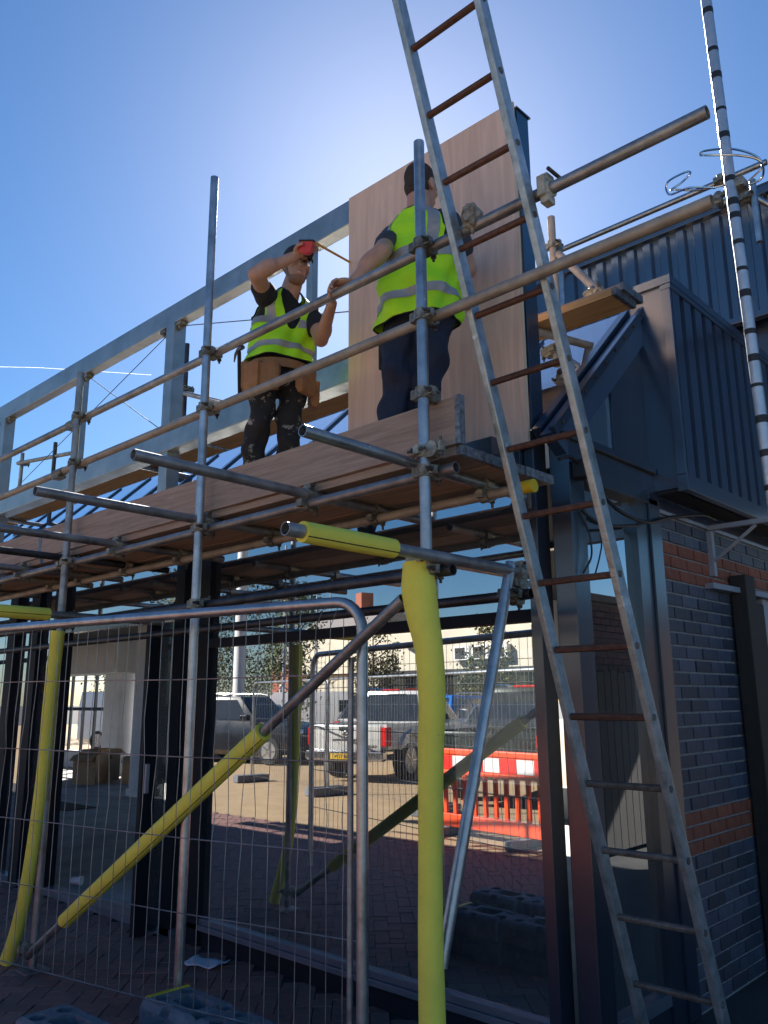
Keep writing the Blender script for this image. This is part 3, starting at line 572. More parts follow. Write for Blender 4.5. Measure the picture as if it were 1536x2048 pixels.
# =================================================================== STRIPED POLE with wire hooks, cables, lamp
pole = empty('striped_pole', (-1.03, 3.24, 0), 0, 'tall white pole with black tape bands standing right of the ladder', 'pole')
def pp(z): return Vector((-1.02-.009*(z-2), 3.25-.02*(z-2.5), z))
P(MB().tube([pp(.0), pp(2), pp(3.4), pp(6.5)], .0225, 14), 'shaft', 'polem', pole, smooth=True)
for z in [2.34, 2.52, 2.64, 2.78, 2.90, 3.02, 3.17, 3.30, 3.38, 3.56, 3.63, 3.71, 3.92, 4.04, 4.19, 4.36, 4.52, 4.70, 4.9]:
    w = random.uniform(.006, .017); z += random.uniform(-.035, .035); P(MB().tube([pp(z)-Vector((0, 0, w)), pp(z)+Vector((0, 0, w))], .0233, 14), 'tape_band', 'grille', pole, smooth=True)
h1 = curve_pts([(-1.085, 3.19, 3.674), (-1.166, 3.12, 3.679), (-1.274, 3.17, 3.722), (-1.29, 3.2, 3.804), (-1.23, 3.25, 3.85), (-1.205, 3.25, 3.835), (-1.23, 3.22, 3.79), (-1.27, 3.19, 3.755), (-1.25, 3.17, 3.735), (-1.154, 3.19, 3.697), (-1.05, 3.24, 3.70)], 8)
P(MB().tube(h1, .0045, 8), 'wire_hook', 'chrome', pole, smooth=True)
h2 = curve_pts([(-1.007, 3.27, 3.679), (-.934, 3.3, 3.701), (-.915, 3.25, 3.745), (-.977, 3.2, 3.779), (-1.098, 3.17, 3.827), (-1.132, 3.18, 3.852), (-1.111, 3.2, 3.872), (-1.012, 3.22, 3.84), (-.936, 3.26, 3.79), (-.92, 3.28, 3.74), (-.98, 3.28, 3.70)], 8)
P(MB().tube(h2, .0045, 8), 'wire_hook', 'chrome', pole, smooth=True)
P(MB().box(-1.05, -.98, 3.215, 3.285, 3.66, 3.70), 'hook_clamp', 'coupler', pole, bevel=.006)
def cable(pts, r, label, m='grille'):
    return tag(MB().tube(curve_pts(pts, 8), r, 8).build('cable', m, None, smooth=True, loc=pts[0]), label, 'cable', 'cables hanging at the corner of the shop front')
cable([(-2.0, 3.344, 2.71), (-2.0, 3.448, 2.743), (-2.0, 3.564, 2.712), (-1.99, 3.677, 2.63), (-1.98, 3.872, 2.539), (-1.99, 4.21, 2.528), (-2.0, 4.538, 2.608), (-1.99, 4.977, 2.69), (-2.0, 5.21, 2.697)], .010, 'thick black cable sagging from the corner post to the clad box')
cable([(-2.03, 3.5525, 2.491), (-2.01, 3.599, 2.397), (-2.0, 3.598, 2.271), (-2.02, 3.543, 2.178)], .005, 'thin black cable loop nearest the corner post')
cable([(-2.03, 3.704, 2.66), (-2.0, 3.704, 2.374), (-2.0, 3.682, 2.282), (-2.0, 3.619, 2.174)], .004, 'thin black cable hanging before the side pane')
cable([(-2.03, 3.586, 2.50), (-2.0, 3.703, 2.443), (-2.0, 3.915, 2.465), (-2.03, 4.20, 2.515)], .008, 'short black cable crossing the side pane to the side post')
fl = empty('flood_lamp', (-2.02, 3.55, 2.70), 0, 'small black box lamp fixed on the corner post', 'lamp')
P(MB().box(-2.038, -1.965, 3.52, 3.60, 2.655, 2.745), 'housing', 'grille', fl, bevel=.006); P(MB().box(-1.964, -1.958, 3.53, 3.59, 2.67, 2.735), 'lens', 'cglass', fl)
# small litter
def scrap(name, x, y, rz, w, d, m, label, cat):
    mb = MB(); n = 6; vs = []; fs = []
    for i in range(n+1):
        for j in range(n+1):
            u, v = i/n-.5, j/n-.5; vs.append((u*w, v*d, .004+.012*abs(math.sin(u*5+v*3))+.01*(abs(u) > .4)))
    for i in range(n):
        for j in range(n): a = i*(n+1)+j; fs.append((a, a+1, a+n+2, a+n+1))
    o = mb.add(vs, fs).build(name, m, None, smooth=True); o.location = (x, y, 0); o.rotation_euler.z = rz
    sdf = o.modifiers.new('thick', 'SOLIDIFY'); sdf.thickness = .002
    return tag(o, label, cat)
scrap('paper_sheet', -4.62, 3.26, .3, .25, .16, 'paper', 'crumpled white paper sheet lying on the block paving', 'paper')
scrap('wood_chip', -3.95, 1.98, .7, .09, .05, 'plyedge', 'small pale wood chip lying at the bottom left corner', 'wood chip')

# =================================================================== PEOPLE
def caps(mb, p, r0, q, r1, n=14):
    p, q = Vector(p), Vector(q); d = (q-p)
    if d.length < 1e-5: d = Vector((0, 0, 1e-3)); q = p+d
    u = d.normalized(); pts = []; rs_ = []
    for k in range(5, 0, -1): a = R(18*k-2); pts.append(p-u*r0*math.sin(a)); rs_.append(r0*math.cos(a))
    pts += [p, q]; rs_ += [r0, r1]
    for k in range(1, 6): a = R(18*k-2); pts.append(q+u*r1*math.sin(a)); rs_.append(r1*math.cos(a))
    mb.tube(pts, rs_, n)
def ell(mb, c, ax, rad, n=14):          # ellipsoid with axes ax (3 vectors) and radii rad
    c = Vector(c); rings = []
    for i in range(1, n):
        a = math.pi*i/n-math.pi/2; rings.append([c+ax[2]*rad[2]*math.sin(a)+(ax[0]*rad[0]*math.cos(t)+ax[1]*rad[1]*math.sin(t))*math.cos(a) for t in [2*math.pi*k/18 for k in range(18)]])
    mb.loft(rings)
def blob(mb, name, m, parent, root, voxel=.007, smooth=4):
    me = bpy.data.meshes.new(name); me.from_pydata([tuple(Vector(v)-root) for v in mb.v], [], mb.f); me.update()
    bm = bmesh.new(); bm.from_mesh(me); bmesh.ops.recalc_face_normals(bm, faces=bm.faces); bm.to_mesh(me); bm.free()
    t = bpy.data.objects.new('tmp', me)
    r = t.modifiers.new('r', 'REMESH'); r.mode = 'VOXEL'; r.voxel_size = voxel
    s = t.modifiers.new('s', 'SMOOTH'); s.factor = .5; s.iterations = smooth
    out = evalmesh(t)
    for p in out.polygons: p.use_smooth = True
    out.materials.clear(); out.materials.append(M[m]); out.name = name
    return link(name, out, parent)
def fold(v, k=1.0):   # cloth folds
    return k*(.006*math.sin(v.x*31+v.z*14)+.005*math.sin(v.z*37+v.y*22+1.3)+.004*math.sin(v.y*53-v.z*19))
def wrinkle(o, k=1.0):
    me = o.data; nr = [n.vector.copy() for n in me.vertex_normals]; out = []
    for v, n in zip([v.co.copy() for v in me.vertices], nr): out += tuple(v+n*fold(v, k))
    me.vertices.foreach_set('co', out); me.update()
def hand(mb, w, d, side, palm_n, curl, spread=.0, L=.085):
    # w wrist, d direction of the hand, side = direction towards the thumb, palm_n = palm facing
    w, d, side, pn = Vector(w), Vector(d).normalized(), Vector(side).normalized(), Vector(palm_n).normalized()
    side = (side-d*side.dot(d)).normalized(); pn = d.cross(side) if d.cross(side).dot(pn) > 0 else -d.cross(side)
    c = w+d*.05; ell(mb, c, (side, d, pn), (.042, .054, .018))
    for i, (o_, l) in enumerate(((.036, .070), (.012, .080), (-.012, .074), (-.035, .058))):
        b = w+d*.088+side*o_; p = b; ang = 0
        for j, f in enumerate((.45, .32, .23)):
            ang += curl*(.7 if j == 0 else 1.0); q = p+(d*math.cos(ang)+pn*math.sin(ang)+side*spread*(o_/.03)*.2).normalized()*l*f
            caps(mb, p, .0094-.0008*j, q, .0086-.0008*j, 8); p = q
    b = w+d*.030+side*.036; q = b+(d*.6+side*.75+pn*.25).normalized()*.036; caps(mb, b, .012, q, .0105, 8)
    e = q+(d*.8+side*.15+pn*(.2+curl*.5)).normalized()*.030; caps(mb, q, .0105, e, .009, 8)
def vest(pt, name_parent, root, armhole, vneck, bands, straps, hem=0):
    # pt(t, v) -> point on the vest, t angle (0 = wearer's left, 90 = front), v 0 hem..1 collar
    nt_, nv = 150, 84; mb = MB(); idx = {}
    def okf(i, j):
        t = 2*math.pi*(i+.5)/nt_; v = (j+.5)/nv
        if armhole(t, v) or vneck(t, v): return False
        return True
    for j in range(nv+1):
        for i in range(nt_):
            t = 2*math.pi*i/nt_; p = pt(t, j/nv); idx[(i, j)] = len(mb.v); mb.v.append(tuple(p-root))
    for j in range(nv):
        for i in range(nt_):
            if okf(i, j): mb.f.append((idx[(i, j)], idx[((i+1) % nt_, j)], idx[((i+1) % nt_, j+1)], idx[(i, j+1)]))
    o = mb.build('hi_vis_vest', 'hivis', name_parent, smooth=True)
    bm = bmesh.new(); bm.from_mesh(o.data); bmesh.ops.delete(bm, geom=[v for v in bm.verts if not v.link_faces], context='VERTS'); 
    for it in range(10):
        nb = {}
        for e in bm.edges:
            if e.is_boundary:
                for a_, b_ in (e.verts, reversed(list(e.verts))): nb.setdefault(a_, []).append(b_.co.copy())
        for v_, q_ in nb.items():
            if len(q_) == 2: v_.co = v_.co*.4+(q_[0]+q_[1])*.3
    edge_loops = [(e.verts[0].co.copy(), e.verts[1].co.copy()) for e in bm.edges if e.is_boundary]; bm.to_mesh(o.data); bm.free()
    s = o.modifiers.new('thick', 'SOLIDIFY'); s.thickness = .006; s.offset = 0
    key = lambda p: (round(p.x, 5), round(p.y, 5), round(p.z, 5)); par = {}
    def find(k_):
        while par.setdefault(k_, k_) != k_: k_ = par[k_]
        return k_
    for a, b in edge_loops: par[find(key(a))] = find(key(b))
    grp_ = {}
    for a, b in edge_loops: grp_.setdefault(find(key(a)), []).append((a, b))
    for es in grp_.values():
        eb = MB()
        for a, b in es: eb.tube([a, b], .0048, 5)
        eb.build('edge_binding', 'blackfab', o, smooth=True)
    def off(t, v, k=.007):
        p = pt(t, v); e = .02; a = pt(t+e, v)-pt(t-e, v); b = pt(t, min(1, v+e))-pt(t, max(0, v-e)); n = a.cross(b).normalized()
        c = (pt(t, v)-pt(t+math.pi, v)); n = n if n.dot(c) > 0 else -n; return p+n*k-root
    for (v0, v1) in bands:
        b = MB(); N = 96; rows = [v0+(v1-v0)*k/4 for k in range(5)]; base = len(b.v)
        for i in range(N):
            for v in rows: b.v.append(tuple(off(2*math.pi*i/N, v)))
        for i in range(N):
            t = 2*math.pi*(i+.5)/N
            if armhole(t, (v0+v1)/2) or vneck(t, (v0+v1)/2): continue
            for k in range(4): a = i*5+k; c = ((i+1) % N)*5+k; b.f.append((a, c, c+1, a+1))
        b.build('reflective_band', 'reflband', o, smooth=True)
    for (t0, w, v0, v1) in straps:
        b = MB(); N = 30
        for k in range(N+1):
            v = v0+(v1-v0)*k/N
            for q in (-1, -.33, .33, 1): b.v.append(tuple(off(t0+w*q, v, .0075)))
        for k in range(N):
            for q in range(3): a = k*4+q; b.f.append((a, a+1, a+5, a+4))
        b.build('reflective_strap', 'reflband', o, smooth=True)
    return o
def vest_fn(lv, lat, fwd):
    # lv: list of (v, centre, half lateral, half depth); interpolated smoothly
    def f(t, v):
        for k in range(len(lv)-1):
            if lv[k][0] <= v <= lv[k+1][0]+1e-9: break
        a, b = lv[k], lv[k+1]; u = (v-a[0])/(b[0]-a[0]); u = u*u*(3-2*u)*.5+u*.5
        c = Vector(a[1]).lerp(Vector(b[1]), u); A = a[2]+(b[2]-a[2])*u; B = a[3]+(b[3]-a[3])*u
        ct, st = math.cos(t), math.sin(t); p = lambda x, e: math.copysign(abs(x)**e, x)
        q = c+lat*A*p(ct, .8)+fwd*B*p(st, .8)
        if v > .72: q = q-Vector((0, 0, 1))*(.05*max(0, (abs(ct)-.35))*((v-.72)/.28))
        return q+(q-c).normalized()*fold(q, 2.1*(1-.5*v))
    return f

# ---- worker holding a tape measure (faces +X)
Z0 = 2.614; rootL = Vector((-3.9, 3.0, Z0))
pl = empty('person', rootL, 0, 'person in cap, lime vest and tan tool belt holding up a red tape measure', 'person')
f = Vector((.96, -.28, 0)).normalized(); lt = Vector((-f.y, f.x, 0)); up = Vector((0, 0, 1))   # lt = wearer's left
fh = Vector((.88, -.42, -.20)).normalized(); lh = Vector((.42, .88, 0)).normalized(); uh = fh.cross(lh)
Hc = Vector((-3.555, 2.98, 4.208))
def hd(a, b, c): return Hc+fh*a+lh*b+uh*c
def head(mb):
    ell(mb, hd(-.012, 0, .028), (fh, lh, uh), (.098, .076, .098)); ell(mb, hd(.022, 0, -.04), (fh, lh, uh), (.070, .058, .088))
    ell(mb, hd(.052, 0, -.098), (fh, lh, uh), (.030, .030, .024)); caps(mb, hd(.088, 0, .012), .010, hd(.108, 0, -.026), .0145); ell(mb, hd(.084, 0, .03), (fh, lh, uh), (.02, .05, .012))
    ell(mb, hd(.084, 0, -.062), (fh, lh, uh), (.014, .026, .008)); ell(mb, hd(.08, 0, -.074), (fh, lh, uh), (.014, .022, .008))
    for s in (-1, 1): ell(mb, hd(-.008, s*.078, -.012), (fh, lh, uh), (.022, .010, .034)); ell(mb, hd(.055, s*.036, -.02), (fh, lh, uh), (.03, .024, .022))
mb = MB(); head(mb)
caps(mb, hd(-.02, 0, -.07), .058, (-3.655, 3.0, 4.02), .066)
caps(mb, (-3.67, 2.86, 3.985), .055, (-3.495, 2.625, 3.985), .045); caps(mb, (-3.495, 2.625, 3.985), .046, (-3.372, 2.80, 4.118), .030)
ell(mb, (-3.455, 2.665, 4.02), (Vector((.5, .6, .6)).normalized(), Vector((0, -.7, .7)), Vector((.8, -.4, -.3)).normalized()), (.09, .05, .05))
hand(mb, (-3.372, 2.80, 4.118), (.45, .35, .45), (.5, -.6, .2), (.5, .2, -.9), .55)
caps(mb, (-3.60, 3.15, 3.96), .055, (-3.42, 3.07, 3.70), .044); caps(mb, (-3.42, 3.07, 3.70), .046, (-3.14, 2.90, 3.775), .029)
ell(mb, (-3.35, 3.03, 3.72), (Vector((.8, -.5, .2)).normalized(), Vector((.5, .8, 0)).normalized(), Vector((0, 0, 1))), (.09, .048, .05))
hand(mb, (-3.14, 2.90, 3.775), (.55, -.4, .45), (-.2, .3, .9), (.6, .6, -.3), .5)
ell(mb, (-3.69, 3.0, 3.86), (f, lt, up), (.105, .165, .17)); ell(mb, (-3.71, 3.0, 3.66), (f, lt, up), (.085, .13, .14))
for h_, k_, a_ in (((-3.74, 2.91, 3.50), (-3.83, 2.915, 3.09), (-3.98, 2.94, 2.72)), ((-3.68, 3.09, 3.50), (-3.72, 3.075, 3.09), (-3.85, 3.05, 2.72))):
    caps(mb, h_, .062, k_, .044); caps(mb, k_, .044, a_, .034)
blob(mb, 'body', 'skin', pl, rootL, .0042, 3)
sm = MB(); ell(sm, hd(.026, 0, -.094), (fh, lh, uh), (.066, .056, .036)); ell(sm, hd(.056, 0, -.099), (fh, lh, uh), (.029, .031, .025)); ell(sm, hd(.082, 0, -.050), (fh, lh, uh), (.012, .026, .005)); caps(sm, hd(.0, -.066, -.02), .014, hd(.03, -.055, -.075), .012); caps(sm, hd(.0, .066, -.02), .014, hd(.03, .055, -.075), .012)
blob(sm, 'stubble', 'stubble', pl, rootL, .006, 3)
for s in (-1, 1): e = MB(); ell(e, hd(.083, s*.032, .008), (fh, lh, uh), (.010, .014, .006)); e.v = [tuple(Vector(v)-rootL) for v in e.v]; e.build('eye', 'hair', pl, smooth=True); b = MB(); b.tube([hd(.092, s*.014, .026)-rootL, hd(.09, s*.036, .031)-rootL, hd(.078, s*.052, .024)-rootL], [.005, .006, .003], 6); b.build('eyebrow', 'hair', pl, smooth=True)
mth = MB(); ell(mth, hd(.096, -.004, -.068), (fh, lh, uh), (.004, .013, .0032)); mth.v = [tuple(Vector(v)-rootL) for v in mth.v]; mth.build('mouth', 'paper', pl, smooth=True)
hr = MB(); ell(hr, hd(-.035, 0, .005), (fh, lh, uh), (.082, .078, .075)); blob(hr, 'hair', 'hair', pl, rootL, .007, 3)
cp = MB(); n = 20; rings = []
for k in range(7):
    a = R(90*k/6.6); rings.append([hd(-.008+.108*math.cos(a)*math.cos(t), .086*math.cos(a)*math.sin(t), .040+.088*math.sin(a)) for t in [2*math.pi*i/n for i in range(n)]])
cp.loft(rings, True); cp.v = [tuple(Vector(v)-rootL) for v in cp.v]; capo = cp.build('cap', 'capf', pl, smooth=True)
bv = MB(); vs = []; 
for k in range(5):
    for i in range(11):
        t = R(-68+136*i/10); rr_ = (.095+.022*k)+(.012*k if abs(i-5) < 3 else 0); vs.append(hd(-.008+rr_*math.cos(t)*1.02, min(1, .9+.02*k)*.086/.095*rr_*math.sin(t)*(1-.10*k), .044-.004*k-.02*(math.sin(t)**2)*(k/4)))
bv.add(vs, [(a*11+b, a*11+b+1, a*11+b+12, a*11+b+11) for a in range(4) for b in range(10)]); bv.v = [tuple(Vector(v)-rootL) for v in bv.v]; bo = bv.build('brim', 'capf', capo, smooth=True); bo.modifiers.new('t', 'SOLIDIFY').thickness = .006
sh = MB(); ell(sh, (-3.69, 3.0, 3.86), (f, lt, up), (.122, .185, .185)); ell(sh, (-3.71, 3.0, 3.66), (f, lt, up), (.118, .168, .16)); caps(sh, (-3.66, 2.98, 3.99), .085, (-3.655, 2.99, 4.035), .075)
caps(sh, (-3.67, 2.87, 3.975), .078, (-3.60, 2.765, 3.985), .068); caps(sh, (-3.61, 3.14, 3.95), .078, (-3.51, 3.10, 3.83), .066)
blob(sh, 'shirt', 'shirt', pl, rootL, .0075, 4); wrinkle(COL.objects[-1], .8)
tr = MB(); ell(tr, (-3.71, 3.0, 3.55), (f, lt, up), (.125, .172, .13))
for h_, k_, a_ in (((-3.74, 2.915, 3.48), (-3.83, 2.915, 3.09), (-3.975, 2.94, 2.72)), ((-3.685, 3.085, 3.48), (-3.72, 3.075, 3.09), (-3.845, 3.05, 2.72))):
    caps(tr, h_, .090, k_, .068); caps(tr, k_, .068, a_, .060)
blob(tr, 'trousers', 'trouser', pl, rootL, .008, 4); wrinkle(COL.objects[-1], 1.5)
for a_ in ((-3.98, 2.94, 2.66), (-3.85, 3.05, 2.66)):
    b = MB(); a_ = Vector(a_); caps(b, a_, .05, a_+f*.02-up*.005, .052); caps(b, a_-up*.012+f*.03, .040, a_-up*.012+f*.17, .034); blob(b, 'boot', 'blackfab', pl, rootL, .008, 3)
lvL = [(0, (-3.715, 3.0, 3.60), .205, .155), (.2, (-3.712, 3.0, 3.68), .196, .150), (.45, (-3.70, 3.0, 3.80), .196, .148), (.68, (-3.69, 3.0, 3.91), .205, .142), (.84, (-3.675, 2.995, 3.985), .185, .118), (.94, (-3.665, 2.99, 4.03), .125, .100), (1, (-3.66, 2.99, 4.045), .098, .090)]
vL = vest_fn(lvL, lt, f); H2 = math.pi/2
vest(vL, pl, rootL, lambda t, v: .52 < v < .93 and abs(math.cos(t)) > (.82 if v < .7 else .74),
     lambda t, v: v > .40 and abs(math.atan2(math.sin(t-H2), math.cos(t-H2))) < .05+.62*(v-.40), [(.13, .24), (.44, .55)], [(H2+.66, .17, .5, .93), (H2-.66, .17, .5, .93), (-H2+.6, .15, .5, .95), (-H2-.6, .15, .5, .95)])
# tool belt with pouches and hammer
tb = P(MB().loft([[vL(t, 0)*1.0 for t in [2*math.pi*i/40 for i in range(40)]]]*1, False), 'tmpbelt', 'leather', pl); bpy.data.objects.remove(tb)
def belt_pt(t, z, k): c = Vector((-3.715, 3.0, z)); return c+lt*math.cos(t)*(.178+k)+f*math.sin(t)*(.135+k)
bm_ = MB(); bm_.loft([[belt_pt(2*math.pi*i/40, z, k)-rootL for i in range(40)] for z, k in ((3.53, .012), (3.53, .020), (3.585, .020), (3.585, .012))], False); bo = bm_.build('tool_belt', 'leather', pl, smooth=True)
for t0, w, h, zc, m_ in ((R(-165), .17, .19, 3.47, 'leather'), (R(160), .15, .17, 3.46, 'leather'), (R(125), .12, .16, 3.45, 'leather'), (R(60), .15, .16, 3.46, 'leather'), (R(15), .12, .16, 3.42, 'leather'), (R(-120), .12, .15, 3.47, 'leather')):
    c = belt_pt(t0, zc, .04)-rootL; n_ = (lt*math.cos(t0)+f*math.sin(t0)); s_ = up.cross(n_)
    mp = Matrix((s_, n_, up)).transposed().to_4x4(); mp.translation = c
    q = MB().loft([[mp @ Vector((x*w/2*sc_, y*.03*sd_, z)) for x, y in ((-1, -1), (1, -1), (1, .7), (.6, 1), (-.6, 1), (-1, .7))] for z, sc_, sd_ in ((-h/2, .8, .6), (-h*.3, .95, 1), (h*.3, 1, 1), (h/2, 1.02, 1.1))]); q.build('pouch', 'leather', bo, smooth=True, bevel=.004)
hm = MB(); q0 = belt_pt(R(-180), 3.58, .06)-rootL; hm.tube([q0+Vector((-.02, -.02, .06)), q0+Vector((-.01, -.01, -.26))], .012, 8); hm.build('hammer_handle', 'blackfab', bo, smooth=True)
hh = MB(); hh.tube([q0+Vector((.03, -.03, .07)), q0+Vector((-.03, -.02, .075)), q0+Vector((-.07, -.01, .06)), q0+Vector((-.095, 0, .02))], [.014, .013, .009, .004], 8).build('hammer_head', 'bolt', bo, smooth=True)
# tape measure and drill
tm = empty('tape_measure', (-3.285, 2.83, 4.155), 0, 'red tape measure with yellow blade pulled out towards the plywood', 'tape measure')
tf = Vector((.8, .5, -.1)).normalized(); ts = Vector((.5, -.8, -.3)).normalized(); ts = (ts-tf*ts.dot(tf)).normalized(); tu = tf.cross(ts)
tmx = Matrix((tf, ts, tu)).transposed().to_4x4()
prof = [(-.04, -.036), (.042, -.036), (.042, -.01), (.034, .024), (.01, .040), (-.02, .040), (-.04, .022)]
q = MB().loft([[tmx @ Vector((x*1.02, y, z)) for x, z in prof] for y in (-.025, .025)]).build('case', 'redpl', tm, bevel=.004)
MB().loft([[tmx @ Vector((-.005+.022*math.cos(a), y, .002+.022*math.sin(a))) for a in [2*math.pi*i/16 for i in range(16)]] for y in (-.026, -.029)]).build('side_badge', 'blackfab', tm)
MB().loft([[tmx @ Vector((x*1.05, y, z)) for x, z in ((-.04, -.041), (.044, -.041), (.044, -.03), (-.04, -.03))] for y in (-.027, .027)]).build('base_grip', 'blackfab', tm, bevel=.003)
e0 = tmx @ Vector((.044, 0, -.03)); e1 = Vector((-3.53, 3.44, 4.40))-tm.location
MB().bar(e0, e1, .024, .0012, up=(0, 0, 1)).build('blade', 'yellowpl', tm)
dr = empty('cordless_drill', (-3.50, 3.5, 3.737), 0, 'yellow and black cordless drill lying on the lower sign frame beam', 'drill')
MB().tube([(-.06, 0, .06), (.02, 0, .058), (.09, 0, .055)], [.030, .034, .030], 12).build('body', 'yellowpl', dr, smooth=True)
MB().tube([(-.17, 0, .062), (-.15, 0, .062), (-.10, 0, .061), (-.06, 0, .06)], [.010, .022, .025, .028], 12).build('chuck', 'blackfab', dr, smooth=True); MB().tube([(-.21, 0, .063), (-.16, 0, .062)], .004, 6).build('drill_bit', 'chrome', dr); MB().bar((.05, 0, .04), (.09, .02, .0), .03, .035).build('handle', 'blackfab', dr, bevel=.005)

# ---- worker with back to the viewer (faces the plywood)
rootR = Vector((-2.58, 2.92, Z0))
pr = empty('person', rootR, 0, 'person seen from behind in lime vest and jeans, one hand on the guard rail', 'person')
f = Vector((-.20, .98, 0)).normalized(); lt = Vector((-f.y, f.x, 0)); fh = Vector((-.10, .99, -.06)).normalized(); lh = Vector((-.99, -.10, 0)).normalized(); uh = fh.cross(lh); uh = uh if uh.z > 0 else -uh
Hc = Vector((-2.494, 2.94, 4.225))
def hd(a, b, c): return Hc+fh*a+lh*b+uh*c
mb = MB(); head(mb)
caps(mb, hd(-.025, 0, -.07), .060, (-2.495, 2.915, 4.02), .068)
caps(mb, (-2.655, 2.88, 3.965), .057, (-2.545, 2.685, 3.765), .046); caps(mb, (-2.545, 2.685, 3.765), .047, (-2.637, 2.578, 3.590), .030)
ell(mb, (-2.575, 2.655, 3.72), (Vector((-.5, -.55, -.65)).normalized(), Vector((.7, -.7, 0)), Vector((.45, .45, -.75)).normalized()), (.10, .05, .048))
hand(mb, (-2.635, 2.574, 3.586), (-.58, -.80, -.12), (-.85, .5, 0), (0, 0, -1), .72)
caps(mb, (-2.325, 2.96, 3.955), .057, (-2.34, 3.12, 3.76), .047); caps(mb, (-2.34, 3.12, 3.76), .047, (-2.46, 3.27, 3.84), .03)
hand(mb, (-2.46, 3.27, 3.84), (-.5, .35, .6), (-.6, .2, -.5), (0, 1, 0), .2)
ell(mb, (-2.485, 2.925, 3.84), (f, lt, up), (.11, .175, .18)); ell(mb, (-2.51, 2.92, 3.64), (f, lt, up), (.09, .13, .14))
LEGS = (((-2.605, 2.895, 3.46), (-2.645, 2.88, 3.07), (-2.66, 2.85, 2.72)), ((-2.43, 2.955, 3.46), (-2.53, 2.985, 3.07), (-2.55, 2.97, 2.72)))
for h_, k_, a_ in LEGS: caps(mb, h_, .064, k_, .046); caps(mb, k_, .046, a_, .036)
blob(mb, 'body', 'skin', pr, rootR, .0042, 3)
hr = MB(); ell(hr, hd(-.014, 0, .036), (fh, lh, uh), (.101, .0795, .097)); ell(hr, hd(-.045, 0, -.025), (fh, lh, uh), (.066, .068, .065)); blob(hr, 'hair', 'hair', pr, rootR, .007, 3)
sh = MB(); ell(sh, (-2.485, 2.925, 3.84), (f, lt, up), (.128, .195, .19)); ell(sh, (-2.51, 2.92, 3.63), (f, lt, up), (.128, .178, .16)); caps(sh, (-2.49, 2.915, 3.98), .088, (-2.494, 2.915, 4.03), .077)
caps(sh, (-2.645, 2.885, 3.955), .082, (-2.588, 2.765, 3.845), .070); caps(sh, (-2.345, 2.95, 3.945), .080, (-2.335, 3.05, 3.84), .068)
blob(sh, 'polo_shirt', 'polo', pr, rootR, .0075, 4); wrinkle(COL.objects[-1], .8)
tr = MB(); ell(tr, (-2.515, 2.92, 3.53), (f, lt, up), (.135, .182, .13))
for h_, k_, a_ in LEGS: caps(tr, h_, .098, k_, .074); caps(tr, k_, .074, a_, .064)
blob(tr, 'jeans', 'jeans', pr, rootR, .008, 4); wrinkle(COL.objects[-1], 1.4)
for h_, k_, a_ in LEGS:
    b = MB(); a_ = Vector(a_)-up*.06; caps(b, a_, .05, a_+f*.02, .052); caps(b, a_-up*.012+f*.03, .040, a_-up*.012+f*.17, .034); blob(b, 'boot', 'leather', pr, rootR, .008, 3)
lvR = [(0, (-2.515, 2.915, 3.43), .204, .160), (.18, (-2.51, 2.917, 3.54), .215, .165), (.45, (-2.495, 2.92, 3.72), .206, .155), (.68, (-2.487, 2.925, 3.87), .212, .148), (.85, (-2.487, 2.922, 3.975), .192, .118), (.94, (-2.49, 2.915, 4.03), .130, .105), (1, (-2.492, 2.912, 4.05), .102, .094)]
vR = vest_fn(lvR, lt, f)
vest(vR, pr, rootR, lambda t, v: .56 < v < .93 and abs(math.cos(t)) > (.84 if v < .7 else .75),
     lambda t, v: v > .45 and abs(math.atan2(math.sin(t-H2), math.cos(t-H2))) < .10+1.0*(v-.45), [(.14, .235), (.46, .555)], [(H2+.66, .17, .5, .93), (H2-.66, .17, .5, .93), (-H2+.62, .16, .5, .95), (-H2-.62, .16, .5, .95)])
def rp(t, z, k): c = Vector((-2.515, 2.92, z)); return c+lt*math.cos(t)*(.185+k)+f*math.sin(t)*(.14+k)-rootR
hol = MB(); hol.loft([[rp(R(10)+R(16)*x, z, .012+.035*y) for x, y in ((-1, 0), (1, 0), (1, 1), (-1, 1))] for z in (3.24, 3.30, 3.44, 3.47)]); ho = hol.build('tool_pouch', 'blackfab', pr, bevel=.006)
MB().tube([rp(R(12), 3.28, .05), rp(R(14), 3.10, .05), rp(R(16), 2.90, .03)], .014, 8).build('holster_strap', 'blackfab', ho, smooth=True)
MB().disc(rp(R(4), 3.42, .06), (0, -1, 0), .02, .02, 12).build('holster_button', 'greysteel', ho)
rg = MB().tube([(-2.700+.0115*math.cos(a), 2.490+.004*math.cos(a), 3.566+.0115*math.sin(a)) for a in [2*math.pi*i/12 for i in range(13)]], .0022, 6); rg.v = [tuple(Vector(v)-rootR) for v in rg.v]; rg.build('ring', 'chrome', pr, smooth=True)

